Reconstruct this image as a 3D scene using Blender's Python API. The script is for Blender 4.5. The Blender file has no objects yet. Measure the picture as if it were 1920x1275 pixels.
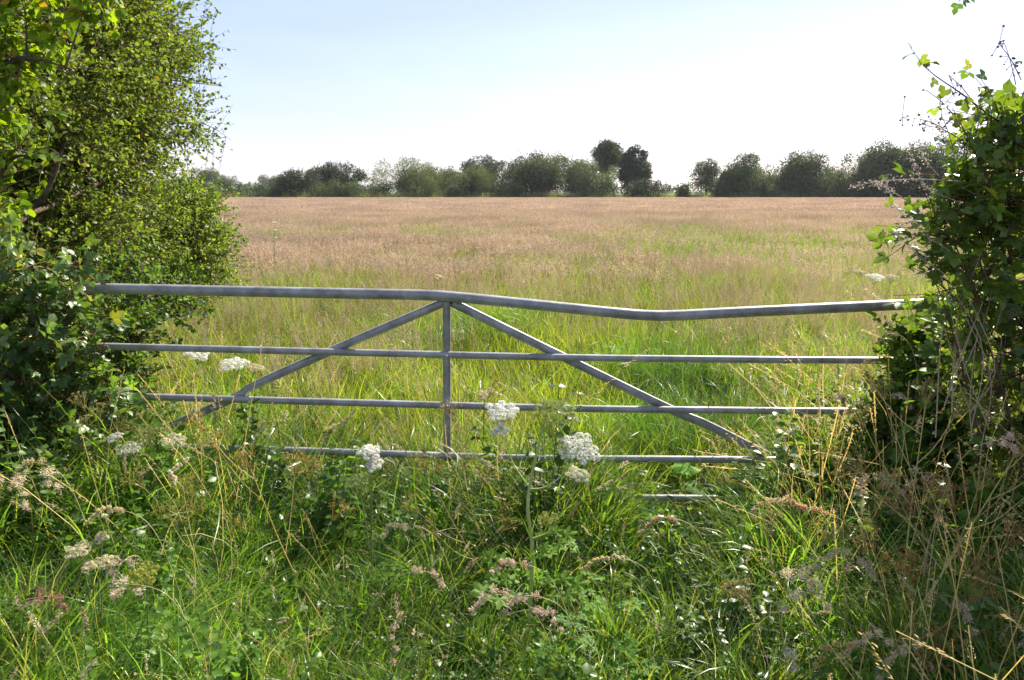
import bpy, math, random
import numpy as np
from mathutils import Vector
random.seed(7)
rng = np.random.default_rng(11)
R = math.radians
sc = bpy.context.scene
col = sc.collection

# ------------------------------------------------------------------ camera, sky, sun
EYE = 1.65; FPX = 1507.0; PITCH = R(10.45)
cd = bpy.data.cameras.new('camera'); cam = bpy.data.objects.new('camera', cd); col.objects.link(cam)
cam.location = (0, 0, EYE); cam.rotation_euler = (R(90) - PITCH, 0, 0)
cd.sensor_width = 36; cd.lens = FPX / 1920 * 36; cd.clip_start = 0.05; cd.clip_end = 9000
sc.camera = cam
SUN_AZ = R(36); SUN_EL = R(42)
w = bpy.data.worlds.new('World'); sc.world = w; w.use_nodes = True
nt = w.node_tree; bg = nt.nodes['Background']
sky = nt.nodes.new('ShaderNodeTexSky'); sky.sky_type = 'NISHITA'; sky.sun_disc = False
sky.sun_elevation = SUN_EL; sky.sun_rotation = SUN_AZ
sky.air_density = 1.0; sky.dust_density = .6; sky.ozone_density = 2.0; sky.altitude = 50
tn = nt.nodes.new('ShaderNodeVectorMath'); tn.operation = 'MULTIPLY'; tn.inputs[1].default_value = (1.0, .93, 1.03)
tn.inputs[1].default_value = (.62, .535, .62)
# thin high veil of haze and faint cirrus over the clear sky
tc = nt.nodes.new('ShaderNodeTexCoord'); mp = nt.nodes.new('ShaderNodeMapping'); mp.inputs['Scale'].default_value = (1.2, 2.6, 7); mp.inputs['Rotation'].default_value = (.2, .1, .5)
cn = nt.nodes.new('ShaderNodeTexNoise'); cn.inputs['Scale'].default_value = 1.6; cn.inputs['Detail'].default_value = 7; cn.inputs['Distortion'].default_value = .6
nt.links.new(tc.outputs['Generated'], mp.inputs[0]); nt.links.new(mp.outputs[0], cn.inputs['Vector'])
cm = nt.nodes.new('ShaderNodeMapRange'); cm.inputs[1].default_value = .3; cm.inputs[2].default_value = .75; cm.inputs[3].default_value = .9; cm.inputs[4].default_value = 1.25
nt.links.new(cn.outputs[0], cm.inputs[0])
vl = nt.nodes.new('ShaderNodeVectorMath'); vl.operation = 'SCALE'; vl.inputs[0].default_value = (1.5, 1.78, 2.3); nt.links.new(cm.outputs[0], vl.inputs['Scale'])
ad = nt.nodes.new('ShaderNodeVectorMath'); ad.operation = 'ADD'
nt.links.new(sky.outputs[0], tn.inputs[0]); nt.links.new(tn.outputs[0], ad.inputs[0]); nt.links.new(vl.outputs[0], ad.inputs[1]); nt.links.new(ad.outputs[0], bg.inputs[0]); bg.inputs[1].default_value = 0.066
sl = bpy.data.lights.new('sun', 'SUN'); sl.energy = 4.8; sl.angle = R(0.5); sl.color = (1, .92, .77)
so = bpy.data.objects.new('sun', sl); col.objects.link(so)
sd = Vector((math.sin(SUN_AZ) * math.cos(SUN_EL), math.cos(SUN_AZ) * math.cos(SUN_EL), math.sin(SUN_EL)))
so.rotation_euler = sd.to_track_quat('Z', 'Y').to_euler()
vs = sc.view_settings; vs.view_transform = 'Standard'; vs.look = 'None'; vs.exposure = 1.46; vs.gamma = 1
cy = sc.cycles
cy.max_bounces = 7; cy.diffuse_bounces = 4; cy.glossy_bounces = 2; cy.transmission_bounces = 4
cy.transparent_max_bounces = 4; cy.volume_bounces = 0; cy.sample_clamp_indirect = 6
cy.use_denoising = True

def P(px, py, Y):
    """world point seen at photo pixel (px,py) on the vertical plane y=Y"""
    xs = (px - 960) / FPX; yu = -(py - 637.5) / FPX
    f = math.cos(PITCH) + yu * math.sin(PITCH); z = yu * math.cos(PITCH) - math.sin(PITCH)
    s = Y / f
    return np.array([xs * s, Y, EYE + z * s])
def PR(r, Y): return r / FPX * Y

# ------------------------------------------------------------------ mesh building
class MB:
    def __init__(s): s.v = []; s.f = []; s.c = []; s.n = 0
    def add(s, v, f, c):
        v = np.asarray(v, float).reshape(-1, 3); c = np.asarray(c, float)
        if c.ndim == 1: c = np.tile(c[:3], (len(v), 1))
        s.v.append(v); s.c.append(c); s.f.append(np.asarray(f, int) + s.n); s.n += len(v)
    def build(s, name, mat, parent=None, link=True, smooth=False, loc=None):
        me = bpy.data.meshes.new(name)
        V = np.concatenate(s.v) if s.v else np.zeros((0, 3))
        C = np.concatenate(s.c)
        nl = sum(f.size for f in s.f); nf = sum(len(f) for f in s.f)
        me.vertices.add(len(V)); me.vertices.foreach_set('co', V.ravel().astype(np.float32))
        me.loops.add(nl); me.polygons.add(nf)
        me.loops.foreach_set('vertex_index', np.concatenate([f.ravel() for f in s.f]).astype(np.int32))
        cnt = np.concatenate([np.full(len(f), f.shape[1]) for f in s.f])
        st = np.concatenate([[0], np.cumsum(cnt)[:-1]])
        me.polygons.foreach_set('loop_start', st.astype(np.int32))
        me.polygons.foreach_set('loop_total', cnt.astype(np.int32))
        if smooth: me.polygons.foreach_set('use_smooth', np.ones(nf, bool))
        me.update(calc_edges=True)
        a = me.attributes.new('Col', 'FLOAT_COLOR', 'POINT')
        a.data.foreach_set('color', np.concatenate([C, np.ones((len(C), 1))], 1).ravel().astype(np.float32))
        if mat: me.materials.append(mat)
        o = bpy.data.objects.new(name, me)
        if link: col.objects.link(o)
        if parent: o.parent = parent
        return o

def norm(a): return a / np.maximum(np.linalg.norm(a, axis=-1, keepdims=True), 1e-9)
def tubes(mb, Pts, Rad, k, c):
    """Pts (m,n,3), Rad (m,n) -> m tapered tubes"""
    Pts = np.asarray(Pts, float); Rad = np.asarray(Rad, float)
    if Pts.ndim == 2: Pts = Pts[None]
    if Rad.ndim == 1: Rad = np.tile(Rad, (len(Pts), 1))
    m, n, _ = Pts.shape
    T = np.gradient(Pts, axis=1); T = norm(T)
    ref = np.tile(np.array([0.31, 0.17, 0.93]), (m, n, 1))
    flat = np.abs((T * ref).sum(-1)).mean(1) > .9
    ref[flat] = np.array([0.9, 0.4, 0.1])
    A = norm(np.cross(T, ref)); B = np.cross(T, A)
    th = np.arange(k) * 2 * np.pi / k
    ring = (A[:, :, None] * np.cos(th)[None, None, :, None] + B[:, :, None] * np.sin(th)[None, None, :, None])
    V = Pts[:, :, None] + ring * Rad[:, :, None, None]
    i = np.arange(n - 1)[:, None] * k; j = np.arange(k)[None]; j2 = (j + 1) % k
    F = np.stack([i + j, i + j2, i + k + j2, i + k + j], -1).reshape(-1, 4)
    F = (F[None] + (np.arange(m) * n * k)[:, None, None]).reshape(-1, 4)
    c = np.asarray(c, float)
    if c.ndim == 2: c = np.repeat(c, n * k, 0)
    mb.add(V.reshape(-1, 3), F, c)
def catmull(pts, n):
    pts = np.asarray(pts, float); q = np.vstack([2 * pts[0] - pts[1], pts, 2 * pts[-1] - pts[-2]])
    out = []
    for u in np.linspace(0, len(pts) - 1 - 1e-6, n):
        i = int(u); t = u - i; a, b, c, d = q[i:i + 4]
        out.append(.5 * ((2 * b) + (-a + c) * t + (2 * a - 5 * b + 4 * c - d) * t * t + (-a + 3 * b - 3 * c + d) * t ** 3))
    return np.array(out)
def curve_tube(mb, pts, r0, r1, k=8, c=(.3, .3, .3), n=None):
    n = n or max(6, len(pts) * 4)
    tubes(mb, catmull(pts, n), np.linspace(r0, r1, n), k, c)

def place(mb, tv, tf, pos, tip, nrm, size, c, wid=None):
    """many copies of a template (x across, y to the tip, z normal)"""
    tip = norm(tip); X = norm(np.cross(tip, nrm)); Z = np.cross(X, tip)
    m = len(pos); size = np.broadcast_to(size, (m,)); wid = size if wid is None else wid
    V = (pos[:, None] + X[:, None] * (tv[None, :, 0:1] * np.broadcast_to(wid, (m,))[:, None, None])
         + tip[:, None] * (tv[None, :, 1:2] * size[:, None, None]) + Z[:, None] * (tv[None, :, 2:3] * size[:, None, None]))
    for f in (tf if isinstance(tf, list) else [tf]):
        pass
    F = (tf[None] + (np.arange(m) * len(tv))[:, None, None]).reshape(-1, tf.shape[1])
    mb.add(V.reshape(-1, 3), F, np.repeat(np.broadcast_to(np.asarray(c, float), (m, 3)), len(tv), 0))
def rdir(n, up=0.0):
    d = rng.normal(size=(n, 3)); d = norm(d); d[:, 2] += up; return norm(d)
def shades(n, a, b, jit=.12):
    t = rng.random((n, 1)); c = np.asarray(a) * (1 - t) + np.asarray(b) * t
    return np.clip(c * (1 + rng.normal(size=(n, 1)) * jit), .004, .95)

# leaf templates
SMALL = (np.array([[0, 0, 0], [-.30, .30, .10], [-.26, .72, .08], [0, 1, -.05], [.26, .72, .08], [.30, .30, .10]], float),
         np.array([[0, 1, 2, 3], [0, 3, 4, 5]]))
def ovate(wd=.4, fold=.1, curl=.12, tooth=.0):
    ys = [0, .12, .32, .55, .78, 1]; ws = [0, .62, .95, 1.0, .62, 0]
    v = []; f = []
    for i, (y, q) in enumerate(zip(ys, ws)):
        z = -curl * y * y
        tt = tooth * (1 if i % 2 else -1)
        v += [[-q * wd * (1 + tt), y, z + fold * q], [0, y, z], [q * wd * (1 + tt), y, z + fold * q]]
    for i in range(5):
        a = i * 3; f += [[a, a + 1, a + 4, a + 3], [a + 1, a + 2, a + 5, a + 4]]
    return np.array(v, float), np.array(f)
OV = ovate(); ROUND = ovate(.47, .08, .18, .04)
def trifol():
    v, f = ovate(.33, .10, .2, .09); V = []; F = []; n = 0
    for a, s, o in ((0, .62, .38), (65, .52, .22), (-65, .52, .22)):
        q = v * s; c, si = math.cos(R(a)), math.sin(R(a))
        x = q[:, 0] * c + q[:, 1] * si; y = -q[:, 0] * si + q[:, 1] * c + o
        V.append(np.stack([x, y, q[:, 2]], 1)); F.append(f + n); n += len(v)
    V.append(np.array([[-.012, 0, 0], [.012, 0, 0], [.008, .4, 0], [-.008, .4, 0]])); F.append(np.array([[0, 1, 2, 3]]) + n)
    return np.vstack(V), np.vstack(F)
TRI = trifol()
def lobed(n=5, deep=.45):
    """big palmately lobed leaf, base at origin"""
    K = 40; th = np.linspace(-2.6, 2.6, K)
    r = .5 * (1 - deep * .5 + deep * .5 * np.cos(th * n / 5.2 * 2 * np.pi)) * (1 + .06 * np.sin(th * 23)) * (1.0 - .12 * np.abs(th) / 2.6)
    e = np.stack([np.sin(th) * r, .42 + np.cos(th) * r, -.18 * r * r + .04 * np.sin(th * 6)], 1)
    m_ = np.stack([np.sin(th) * r * .5, .42 + np.cos(th) * r * .5, .05 * np.cos(th * n / 5.2 * 2 * np.pi) * r - .03], 1)
    V = np.vstack([[[0, .42, 0]], m_, e]); F = []
    for i in range(K - 1): F.append([0, 1 + i, 2 + i, 2 + i]); 
    T = [[1 + i, 1 + K + i, 2 + K + i, 2 + i] for i in range(K - 1)]
    C = [[0, 1 + 2 * i, 2 + 2 * i, min(3 + 2 * i, K)] for i in range((K - 1) // 2)]
    return V, np.array(T + C)
BIG = lobed(3, .12)
def pinnate():
    v, f = lobed(5, .38); V = []; F = []; n = 0
    for a, s_, o in ((0, .5, .5), (62, .40, .42), (-62, .40, .42), (72, .34, .16), (-72, .34, .16)):
        q = v * s_; c, si = math.cos(R(a)), math.sin(R(a))
        V.append(np.stack([q[:, 0] * c + q[:, 1] * si, -q[:, 0] * si + q[:, 1] * c + o, q[:, 2] - .12 * o * o], 1)); F.append(f + n); n += len(v)
    return np.vstack(V), np.vstack(F)
LOB = pinnate()

# ------------------------------------------------------------------ materials
def plant_mat(name, trans=.4, rough=.45, spec=.4, tint=(1.25, 1.15, .45), patch=0.0, pscale=.6, coat=0.0):
    m = bpy.data.materials.new(name); m.use_nodes = True; n = m.node_tree.nodes; l = m.node_tree.links
    b = n['Principled BSDF']; out = n['Material Output']
    at = n.new('ShaderNodeAttribute'); at.attribute_name = 'Col'
    src = at.outputs['Color']
    if patch:
        g = n.new('ShaderNodeNewGeometry'); no = n.new('ShaderNodeTexNoise'); no.inputs['Scale'].default_value = pscale
        no.inputs['Detail'].default_value = 3
        l.new(g.outputs['Position'], no.inputs['Vector'])
        mr = n.new('ShaderNodeMapRange'); mr.inputs[1].default_value = .35; mr.inputs[2].default_value = .65
        mr.inputs[3].default_value = 1 - patch; mr.inputs[4].default_value = 1 + patch
        l.new(no.outputs[0], mr.inputs[0])
        vm = n.new('ShaderNodeVectorMath'); vm.operation = 'SCALE'; l.new(src, vm.inputs[0]); l.new(mr.outputs[0], vm.inputs['Scale'])
        src = vm.outputs[0]
    l.new(src, b.inputs['Base Color']); b.inputs['Roughness'].default_value = rough
    b.inputs['Specular IOR Level'].default_value = spec
    if trans:
        t = n.new('ShaderNodeBsdfTranslucent'); vt = n.new('ShaderNodeVectorMath'); vt.operation = 'MULTIPLY'
        vt.inputs[1].default_value = tint; l.new(src, vt.inputs[0]); l.new(vt.outputs[0], t.inputs[0])
        mx = n.new('ShaderNodeMixShader'); mx.inputs[0].default_value = trans
        l.new(b.outputs[0], mx.inputs[1]); l.new(t.outputs[0], mx.inputs[2]); l.new(mx.outputs[0], out.inputs[0])
    return m
M_GRASS = plant_mat('grass_blade', .53, .36, .42, (1.5, 1.45, .5), .32, 1.1)
M_STRAW = plant_mat('dry_seed', .35, .7, .2, (1.1, 1.0, .85), .18, .25)
M_LEAF = plant_mat('leaf_small', .48, .5, .35, (1.5, 1.5, .5))
M_HAZEL = plant_mat('leaf_hazel', .5, .55, .22, (1.7, 1.6, .4))
M_BRAM = plant_mat('leaf_bramble', .45, .38, .5, (1.6, 1.6, .45))
M_FAR = plant_mat('leaf_far', .25, .6, .3, (1.3, 1.25, .6))
M_WHITE = plant_mat('floret', .3, .9, .1, (1, 1, .95))
M_STEM = plant_mat('green_stem', .0, .5, .35)
M_BARK = plant_mat('bark', 0, .9, .1, patch=.35, pscale=14)

def steel():
    m = bpy.data.materials.new('galvanised_steel'); m.use_nodes = True; n = m.node_tree.nodes; l = m.node_tree.links
    b = n['Principled BSDF']; g = n.new('ShaderNodeNewGeometry')
    no = n.new('ShaderNodeTexNoise'); no.inputs['Scale'].default_value = 9; no.inputs['Detail'].default_value = 6; no.inputs['Roughness'].default_value = .65
    n2 = n.new('ShaderNodeTexNoise'); n2.inputs['Scale'].default_value = 60; n2.inputs['Detail'].default_value = 4
    l.new(g.outputs['Position'], no.inputs['Vector']); l.new(g.outputs['Position'], n2.inputs['Vector'])
    r = n.new('ShaderNodeValToRGB'); r.color_ramp.elements[0].position = .38; r.color_ramp.elements[0].color = (.20, .195, .19, 1)
    r.color_ramp.elements[1].position = .72; r.color_ramp.elements[1].color = (.52, .52, .51, 1)
    e = r.color_ramp.elements.new(.62); e.color = (.36, .36, .365, 1)
    l.new(no.outputs[0], r.inputs[0])
    r2 = n.new('ShaderNodeValToRGB'); r2.color_ramp.elements[0].position = .60; r2.color_ramp.elements[0].color = (0, 0, 0, 1)
    r2.color_ramp.elements[1].position = .72; r2.color_ramp.elements[1].color = (.7, .7, .7, 1)
    l.new(n2.outputs[0], r2.inputs[0])
    mx = n.new('ShaderNodeMix'); mx.data_type = 'RGBA'; l.new(r2.outputs[0], mx.inputs[0]); l.new(r.outputs[0], mx.inputs[6])
    mx.inputs[7].default_value = (.36, .35, .24, 1); l.new(mx.outputs[2], b.inputs['Base Color'])
    b.inputs['Metallic'].default_value = .2; b.inputs['Roughness'].default_value = .42
    bp = n.new('ShaderNodeBump'); bp.inputs['Strength'].default_value = .15; bp.inputs['Distance'].default_value = .004
    l.new(n2.outputs[0], bp.inputs['Height']); l.new(bp.outputs[0], b.inputs['Normal'])
    return m
M_STEEL = steel()

def tag(o, label=None, cat=None, group=None, kind=None):
    if label: o['label'] = label
    if cat: o['category'] = cat
    if group: o['group'] = group
    if kind: o['kind'] = kind
    return o
def thing(name, label, cat, loc=(0, 0, 0), group=None):
    o = bpy.data.objects.new(name, None); col.objects.link(o); o.empty_display_size = .1
    o.location = loc; tag(o, label, cat, group); return o
def child(mb, name, mat, root, smooth=False):
    """parts are modelled in world space; store them relative to their thing"""
    L = np.array(root.location)
    mb.v = [v - L for v in mb.v]
    return mb.build(name, mat, root, smooth=smooth)

# ------------------------------------------------------------------ ground
def gz(x, y):
    x = np.asarray(x, float); y = np.asarray(y, float)
    near = np.exp(-np.maximum(y - 8, 0) / 30)
    return (.05 * np.sin(x * 1.1 + .4) * np.sin(y * .9 + 1) + .03 * np.sin(x * 2.3 + y * 1.7)) * near + \
        .12 * np.exp(-((x + 3.2) / 1.2) ** 2) * near + .10 * np.exp(-((x - 2.9) / 1.1) ** 2) * near
def ground():
    xs = np.concatenate([-np.geomspace(3000, 6, 26), np.linspace(-5.5, 5.5, 45), np.geomspace(6, 3000, 26)])
    ys = np.concatenate([np.array([-600, -200, -60, -20, -8, -4, -2]), np.linspace(-1, 14, 61), np.geomspace(14.5, 4000, 45)])
    X, Y = np.meshgrid(xs, ys); Z = gz(X, Y)
    V = np.stack([X, Y, Z], -1).reshape(-1, 3); nx = len(xs)
    i = np.arange(len(ys) - 1)[:, None] * nx; j = np.arange(nx - 1)[None]
    F = np.stack([i + j, i + j + 1, i + nx + j + 1, i + nx + j], -1).reshape(-1, 4)
    m = bpy.data.materials.new('soil_and_turf'); m.use_nodes = True; n = m.node_tree.nodes; l = m.node_tree.links
    g = n.new('ShaderNodeNewGeometry'); no = n.new('ShaderNodeTexNoise'); no.inputs['Scale'].default_value = 1.3; no.inputs['Detail'].default_value = 8
    l.new(g.outputs['Position'], no.inputs['Vector'])
    r = n.new('ShaderNodeValToRGB'); r.color_ramp.elements[0].position = .35; r.color_ramp.elements[0].color = (.035, .045, .012, 1)
    r.color_ramp.elements[1].position = .68; r.color_ramp.elements[1].color = (.11, .10, .045, 1)
    l.new(no.outputs[0], r.inputs[0]); l.new(r.outputs[0], n['Principled BSDF'].inputs['Base Color'])
    n['Principled BSDF'].inputs['Roughness'].default_value = 1
    mb = MB(); mb.add(V, F, (.05, .05, .02)); o = mb.build('ground', m, smooth=True); tag(o, kind='structure')
ground()
def hill():
    xs = np.linspace(-900, 500, 90); ys = np.linspace(330, 1500, 30)
    X, Y = np.meshgrid(xs, ys)
    Z = 11 * np.exp(-((X + 420) / 330) ** 2) * np.clip((Y - 330) / 350, 0, 1) ** 1.2 - .8 + 1.5 * np.sin(X * .013) * np.clip((Y - 330) / 350, 0, 1)
    V = np.stack([X, Y, Z], -1).reshape(-1, 3); nx = len(xs)
    i = np.arange(len(ys) - 1)[:, None] * nx; j = np.arange(nx - 1)[None]
    F = np.stack([i + j, i + j + 1, i + nx + j + 1, i + nx + j], -1).reshape(-1, 4)
    mb = MB(); mb.add(V, F, (.16, .24, .06))
    tag(mb.build('hill', M_FAR, smooth=True), kind='structure')
hill()

# ------------------------------------------------------------------ grass clumps (sources for the stuff objects; never linked to the scene)
def blades(mb, n, rad, h, wd, bend, ca, cb, seg=4, flop=0.0, dirn=None, tipc=None):
    a = rng.random(n) * 2 * np.pi; rr = rad * np.sqrt(rng.random(n))
    base = np.stack([np.cos(a) * rr, np.sin(a) * rr, np.full(n, -.02)], 1)
    hd = a + rng.normal(size=n) * 1.1 if dirn is None else dirn + rng.normal(size=n) * .5
    D = np.stack([np.cos(hd), np.sin(hd), np.zeros(n)], 1); S = np.stack([-np.sin(hd), np.cos(hd), np.zeros(n)], 1)
    tw = rng.random((n, 1)) * 2 * np.pi
    S = S * np.cos(tw) + D * np.sin(tw) * .8; S = norm(S)
    H = h[0] + (h[1] - h[0]) * rng.random(n); W = (wd[0] + (wd[1] - wd[0]) * rng.random(n))
    B = bend[0] + (bend[1] - bend[0]) * rng.random(n)         # total bend angle
    lean = .1 + .25 * rng.random(n)
    p = base.copy(); V = []
    for i in range(seg + 1):
        t = i / seg
        ww = W * (1 - t ** 1.8) * .5 * (.6 + .8 * min(t * 3, 1)) if i < seg else W * .03
        V.append(p - S * ww[:, None]); V.append(p + S * ww[:, None])
        ang = lean + B * (t + .5 / seg) ** 1.6
        L = H / seg
        p = p + (D * np.sin(ang)[:, None] + np.array([0, 0, 1]) * np.cos(ang)[:, None]) * L[:, None]
    V = np.stack(V, 1)
    F = np.array([[2 * i, 2 * i + 1, 2 * i + 3, 2 * i + 2] for i in range(seg)])
    k = 2 * (seg + 1)
    F = (F[None] + (np.arange(n) * k)[:, None, None]).reshape(-1, 4)
    C = np.repeat(shades(n, ca, cb, .2)[:, None], k, 1)
    if tipc is not None:
        tt = (np.repeat(np.arange(seg + 1), 2) / seg) ** 2.5
        C = C * (1 - tt[None, :, None] * .7) + np.asarray(tipc) * tt[None, :, None] * .7
    mb.add(V.reshape(-1, 3), F, C.reshape(-1, 3))
DIA = (np.array([[0, 0, 0], [-.5, .45, 0], [0, 1, 0], [.5, .45, 0]], float), np.array([[0, 1, 2, 3]]))
def panicles(mb, n, rad, h, L, spn, sl, sw, ca, cb, stemc, spread=.25, stemw=.0022, bend=.35, nod=.5):
    a = rng.random(n) * 2 * np.pi; rr = rad * np.sqrt(rng.random(n))
    b = np.stack([np.cos(a) * rr, np.sin(a) * rr, np.zeros(n)], 1)
    hd = rng.random(n) * 2 * np.pi; D = np.stack([np.cos(hd), np.sin(hd), np.zeros(n)], 1)
    H = h[0] + (h[1] - h[0]) * rng.random(n); bd = bend * rng.random(n)
    ts = np.linspace(0, 1, 5); pts = []
    for t in ts: pts.append(b + D * (H * bd * t ** 2)[:, None] + np.array([0, 0, 1]) * (H * t * (1 - .3 * bd * t))[:, None])
    pts = np.stack(pts, 1)
    S = np.stack([-np.sin(hd), np.cos(hd), np.zeros(n)], 1)
    V = np.stack([pts - S[:, None] * stemw / 2, pts + S[:, None] * stemw / 2], 2).reshape(-1, 3)
    F = np.array([[2 * i, 2 * i + 1, 2 * i + 3, 2 * i + 2] for i in range(4)])
    F = (F[None] + (np.arange(n) * 10)[:, None, None]).reshape(-1, 4)
    mb.add(V, F, np.repeat(shades(n, stemc, stemc, .15), 10, 0))
    top = pts[:, -1]; ax = norm(pts[:, -1] - pts[:, -2])
    u = rng.random((n, spn)); hh = (H[:, None] * 0 + L)
    side = norm(rng.normal(size=(n, spn, 3))); wprof = (np.sin(np.clip(u, .02, 1) * np.pi) * .8 + .2)
    pos = top[:, None] - ax[:, None] * (u * L)[..., None] + side * (L * spread * wprof * rng.random((n, spn)))[..., None]
    tip = ax[:, None] * .8 + side * .6 + rng.normal(size=(n, spn, 3)) * .2 + D[:, None] * nod
    c = np.repeat(shades(n, ca, cb, .1), spn, 0) * (1 + rng.normal(size=(n * spn, 1)) * .12)
    place(mb, *DIA, pos.reshape(-1, 3), tip.reshape(-1, 3), rdir(n * spn), sl * (.7 + .6 * rng.random(n * spn)), np.clip(c, .01, .9), sw)

GR1 = (.075, .155, .020); GR2 = (.15, .275, .042); YG = (.22, .30, .04); STR = (.36, .29, .15); PINK = (.41, .30, .24); PINK2 = (.57, .455, .37)
def src(fn, k, name):
    out = []
    for i in range(k):
        mb, mb2 = MB(), MB(); fn(mb, mb2, i)
        o = bpy.data.objects.new(name, None)
        # both materials in one mesh
        base = mb.build(name, M_GRASS, link=False) if mb.v else mb2.build(name, M_STRAW, link=False)
        if mb2.v and mb.v:
            me = base.data; nf = len(me.polygons)
            mb3 = MB(); mb3.v = mb.v + mb2.v; mb3.c = mb.c + mb2.c; off = mb.n
            mb3.f = mb.f + [f + off for f in mb2.f]; mb3.n = mb.n + mb2.n
            base = mb3.build(name, M_GRASS, link=False); base.data.materials.append(M_STRAW)
            mi = np.zeros(len(base.data.polygons), np.int32); mi[nf:] = 1
            base.data.polygons.foreach_set('material_index', mi)
        out.append(base)
    return out
def s_lush(mb, s, i):
    blades(mb, 42, .09, (.25, .62), (.004, .009), (.5, 2.3), GR1, GR2, 6)
    blades(mb, 8, .08, (.3, .6), (.003, .006), (.4, 1.6), YG, STR, 5)
def s_fine(mb, s, i):
    blades(mb, 90, .12, (.2, .5), (.0018, .004), (.9, 2.6), GR1, (.09, .19, .04), 6, dirn=1.0 if i % 2 else None)
def s_bright(mb, s, i):
    blades(mb, 40, .12, (.20, .42), (.004, .008), (.1, 1.1), (.12, .18, .02), (.24, .29, .035), 4)
    blades(s, 5, .12, (.25, .45), (.002, .004), (.2, 1.4), STR, (.5, .43, .26), 5)
def s_turf(mb, s, i):
    blades(mb, 42, .10, (.07, .20), (.003, .006), (.5, 2.6), GR1, GR2, 4)
    blades(s, 9, .10, (.08, .20), (.002, .004), (.8, 2.8), (.30, .24, .12), (.45, .37, .2), 4)
    n = 14; a = rng.random(n) * 6.28; r = .1 * np.sqrt(rng.random(n))
    place(mb, *OV, np.stack([np.cos(a) * r, np.sin(a) * r, .04 + .10 * rng.random(n)], 1), rdir(n, .1) * [1, 1, .4], np.tile([0, 0, 1.], (n, 1)) + rng.normal(size=(n, 3)) * .4, .028 * (.6 + .8 * rng.random(n)), shades(n, (.07, .14, .02), (.14, .24, .04)))
def s_arch(mb, s, i):
    blades(mb, 16, .07, (.35, .70), (.007, .013), (1.2, 2.7), (.06, .13, .02), (.12, .21, .04), 8)
    blades(mb, 6, .07, (.3, .6), (.006, .010), (.6, 2.0), (.14, .19, .03), (.25, .27, .06), 7)
def s_stalk(mb, s, i):
    for q in range(5):
        panicles(s, 1, .14, (.5, .85), .12 + .05 * random.random(), 26, .011, .003, (.60, .45, .20), (.72, .58, .30), (.56, .43, .14), .10, .003, 1.1, 1.0)
    blades(s, 12, .12, (.25, .6), (.002, .005), (.5, 2.4), (.50, .40, .15), (.66, .55, .28), 7)
def s_dry(mb, s, i):
    blades(s, 40, .14, (.2, .5), (.0015, .0035), (1.0, 2.8), STR, (.5, .43, .26), 6, dirn=.5)
    blades(mb, 16, .1, (.2, .4), (.003, .006), (.6, 1.8), GR1, YG, 4)
def s_pan(mb, s, i):
    panicles(s, 12, .13, (.42, .72), .13, 34, .010, .0035, PINK, PINK2, (.35, .30, .14), .28)
    blades(mb, 14, .12, (.2, .45), (.003, .006), (.3, 1.4), GR2, YG, 4)
def s_heads(mb, s, i):
    for q in range(4):
        panicles(s, 1, .1, (.4, .7), .07 + .05 * random.random(), 70, .012, .0045, (.40, .32, .22), (.62, .52, .38), (.28, .30, .10), .12, .0025, .8, 1.2)
    blades(mb, 10, .1, (.2, .5), (.004, .007), (.5, 1.8), GR1, GR2, 5)
def s_weed(mb, s, i):
    for q in range(5):
        a = random.random() * 6.28; r = .09 * random.random(); h = .22 + .3 * random.random()
        n = 12; t = np.linspace(.2, 1, n); lean = rng.normal(size=2) * .08
        pos = np.stack([math.cos(a) * r + lean[0] * t, math.sin(a) * r + lean[1] * t, h * t], 1)
        pos = np.repeat(pos, 2, 0); an = np.repeat(np.arange(n) * 1.57, 2) + np.tile([0, np.pi], n)
        tip = np.stack([np.cos(an), np.sin(an), -.15 + .2 * rng.random(2 * n)], 1)
        place(mb, *OV, pos, tip, np.tile([0, 0, 1.], (2 * n, 1)) + rng.normal(size=(2 * n, 3)) * .5, .055 * (1.1 - .6 * np.repeat(t, 2)), shades(2 * n, (.05, .12, .012), (.11, .20, .03)))
        tubes(mb, [[(math.cos(a) * r, math.sin(a) * r, 0), (math.cos(a) * r + lean[0], math.sin(a) * r + lean[1], h)]], [.002, .001], 3, (.1, .13, .04))
def s_mid(mb, s, i):      # 0.9 m tuft for 12-45 m
    blades(mb, 130, .45, (.32, .56), (.007, .014), (.2, 1.2), (.12, .20, .03), (.25, .32, .06), 3)
    panicles(s, 62, .45, (.5, .68), .13, 12, .028, .010, PINK, PINK2, (.36, .30, .15), .25, .004)
def s_midgreen(mb, s, i):
    blades(mb, 170, .45, (.32, .58), (.007, .013), (.1, 1.0), (.10, .20, .02), (.22, .30, .04), 3)
    panicles(s, 14, .45, (.5, .66), .12, 12, .026, .010, PINK, PINK2, (.36, .30, .15), .25, .004)
def s_far(mb, s, i):      # 2.6 m patch
    blades(mb, 160, 1.5, (.3, .48), (.02, .04), (.2, 1.2), (.16, .2, .05), (.27, .28, .08), 2)
    panicles(s, 330, 1.5, (.48, .66), .16, 7, .06, .028, PINK, PINK2, (.36, .30, .15), .25, .008)

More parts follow.
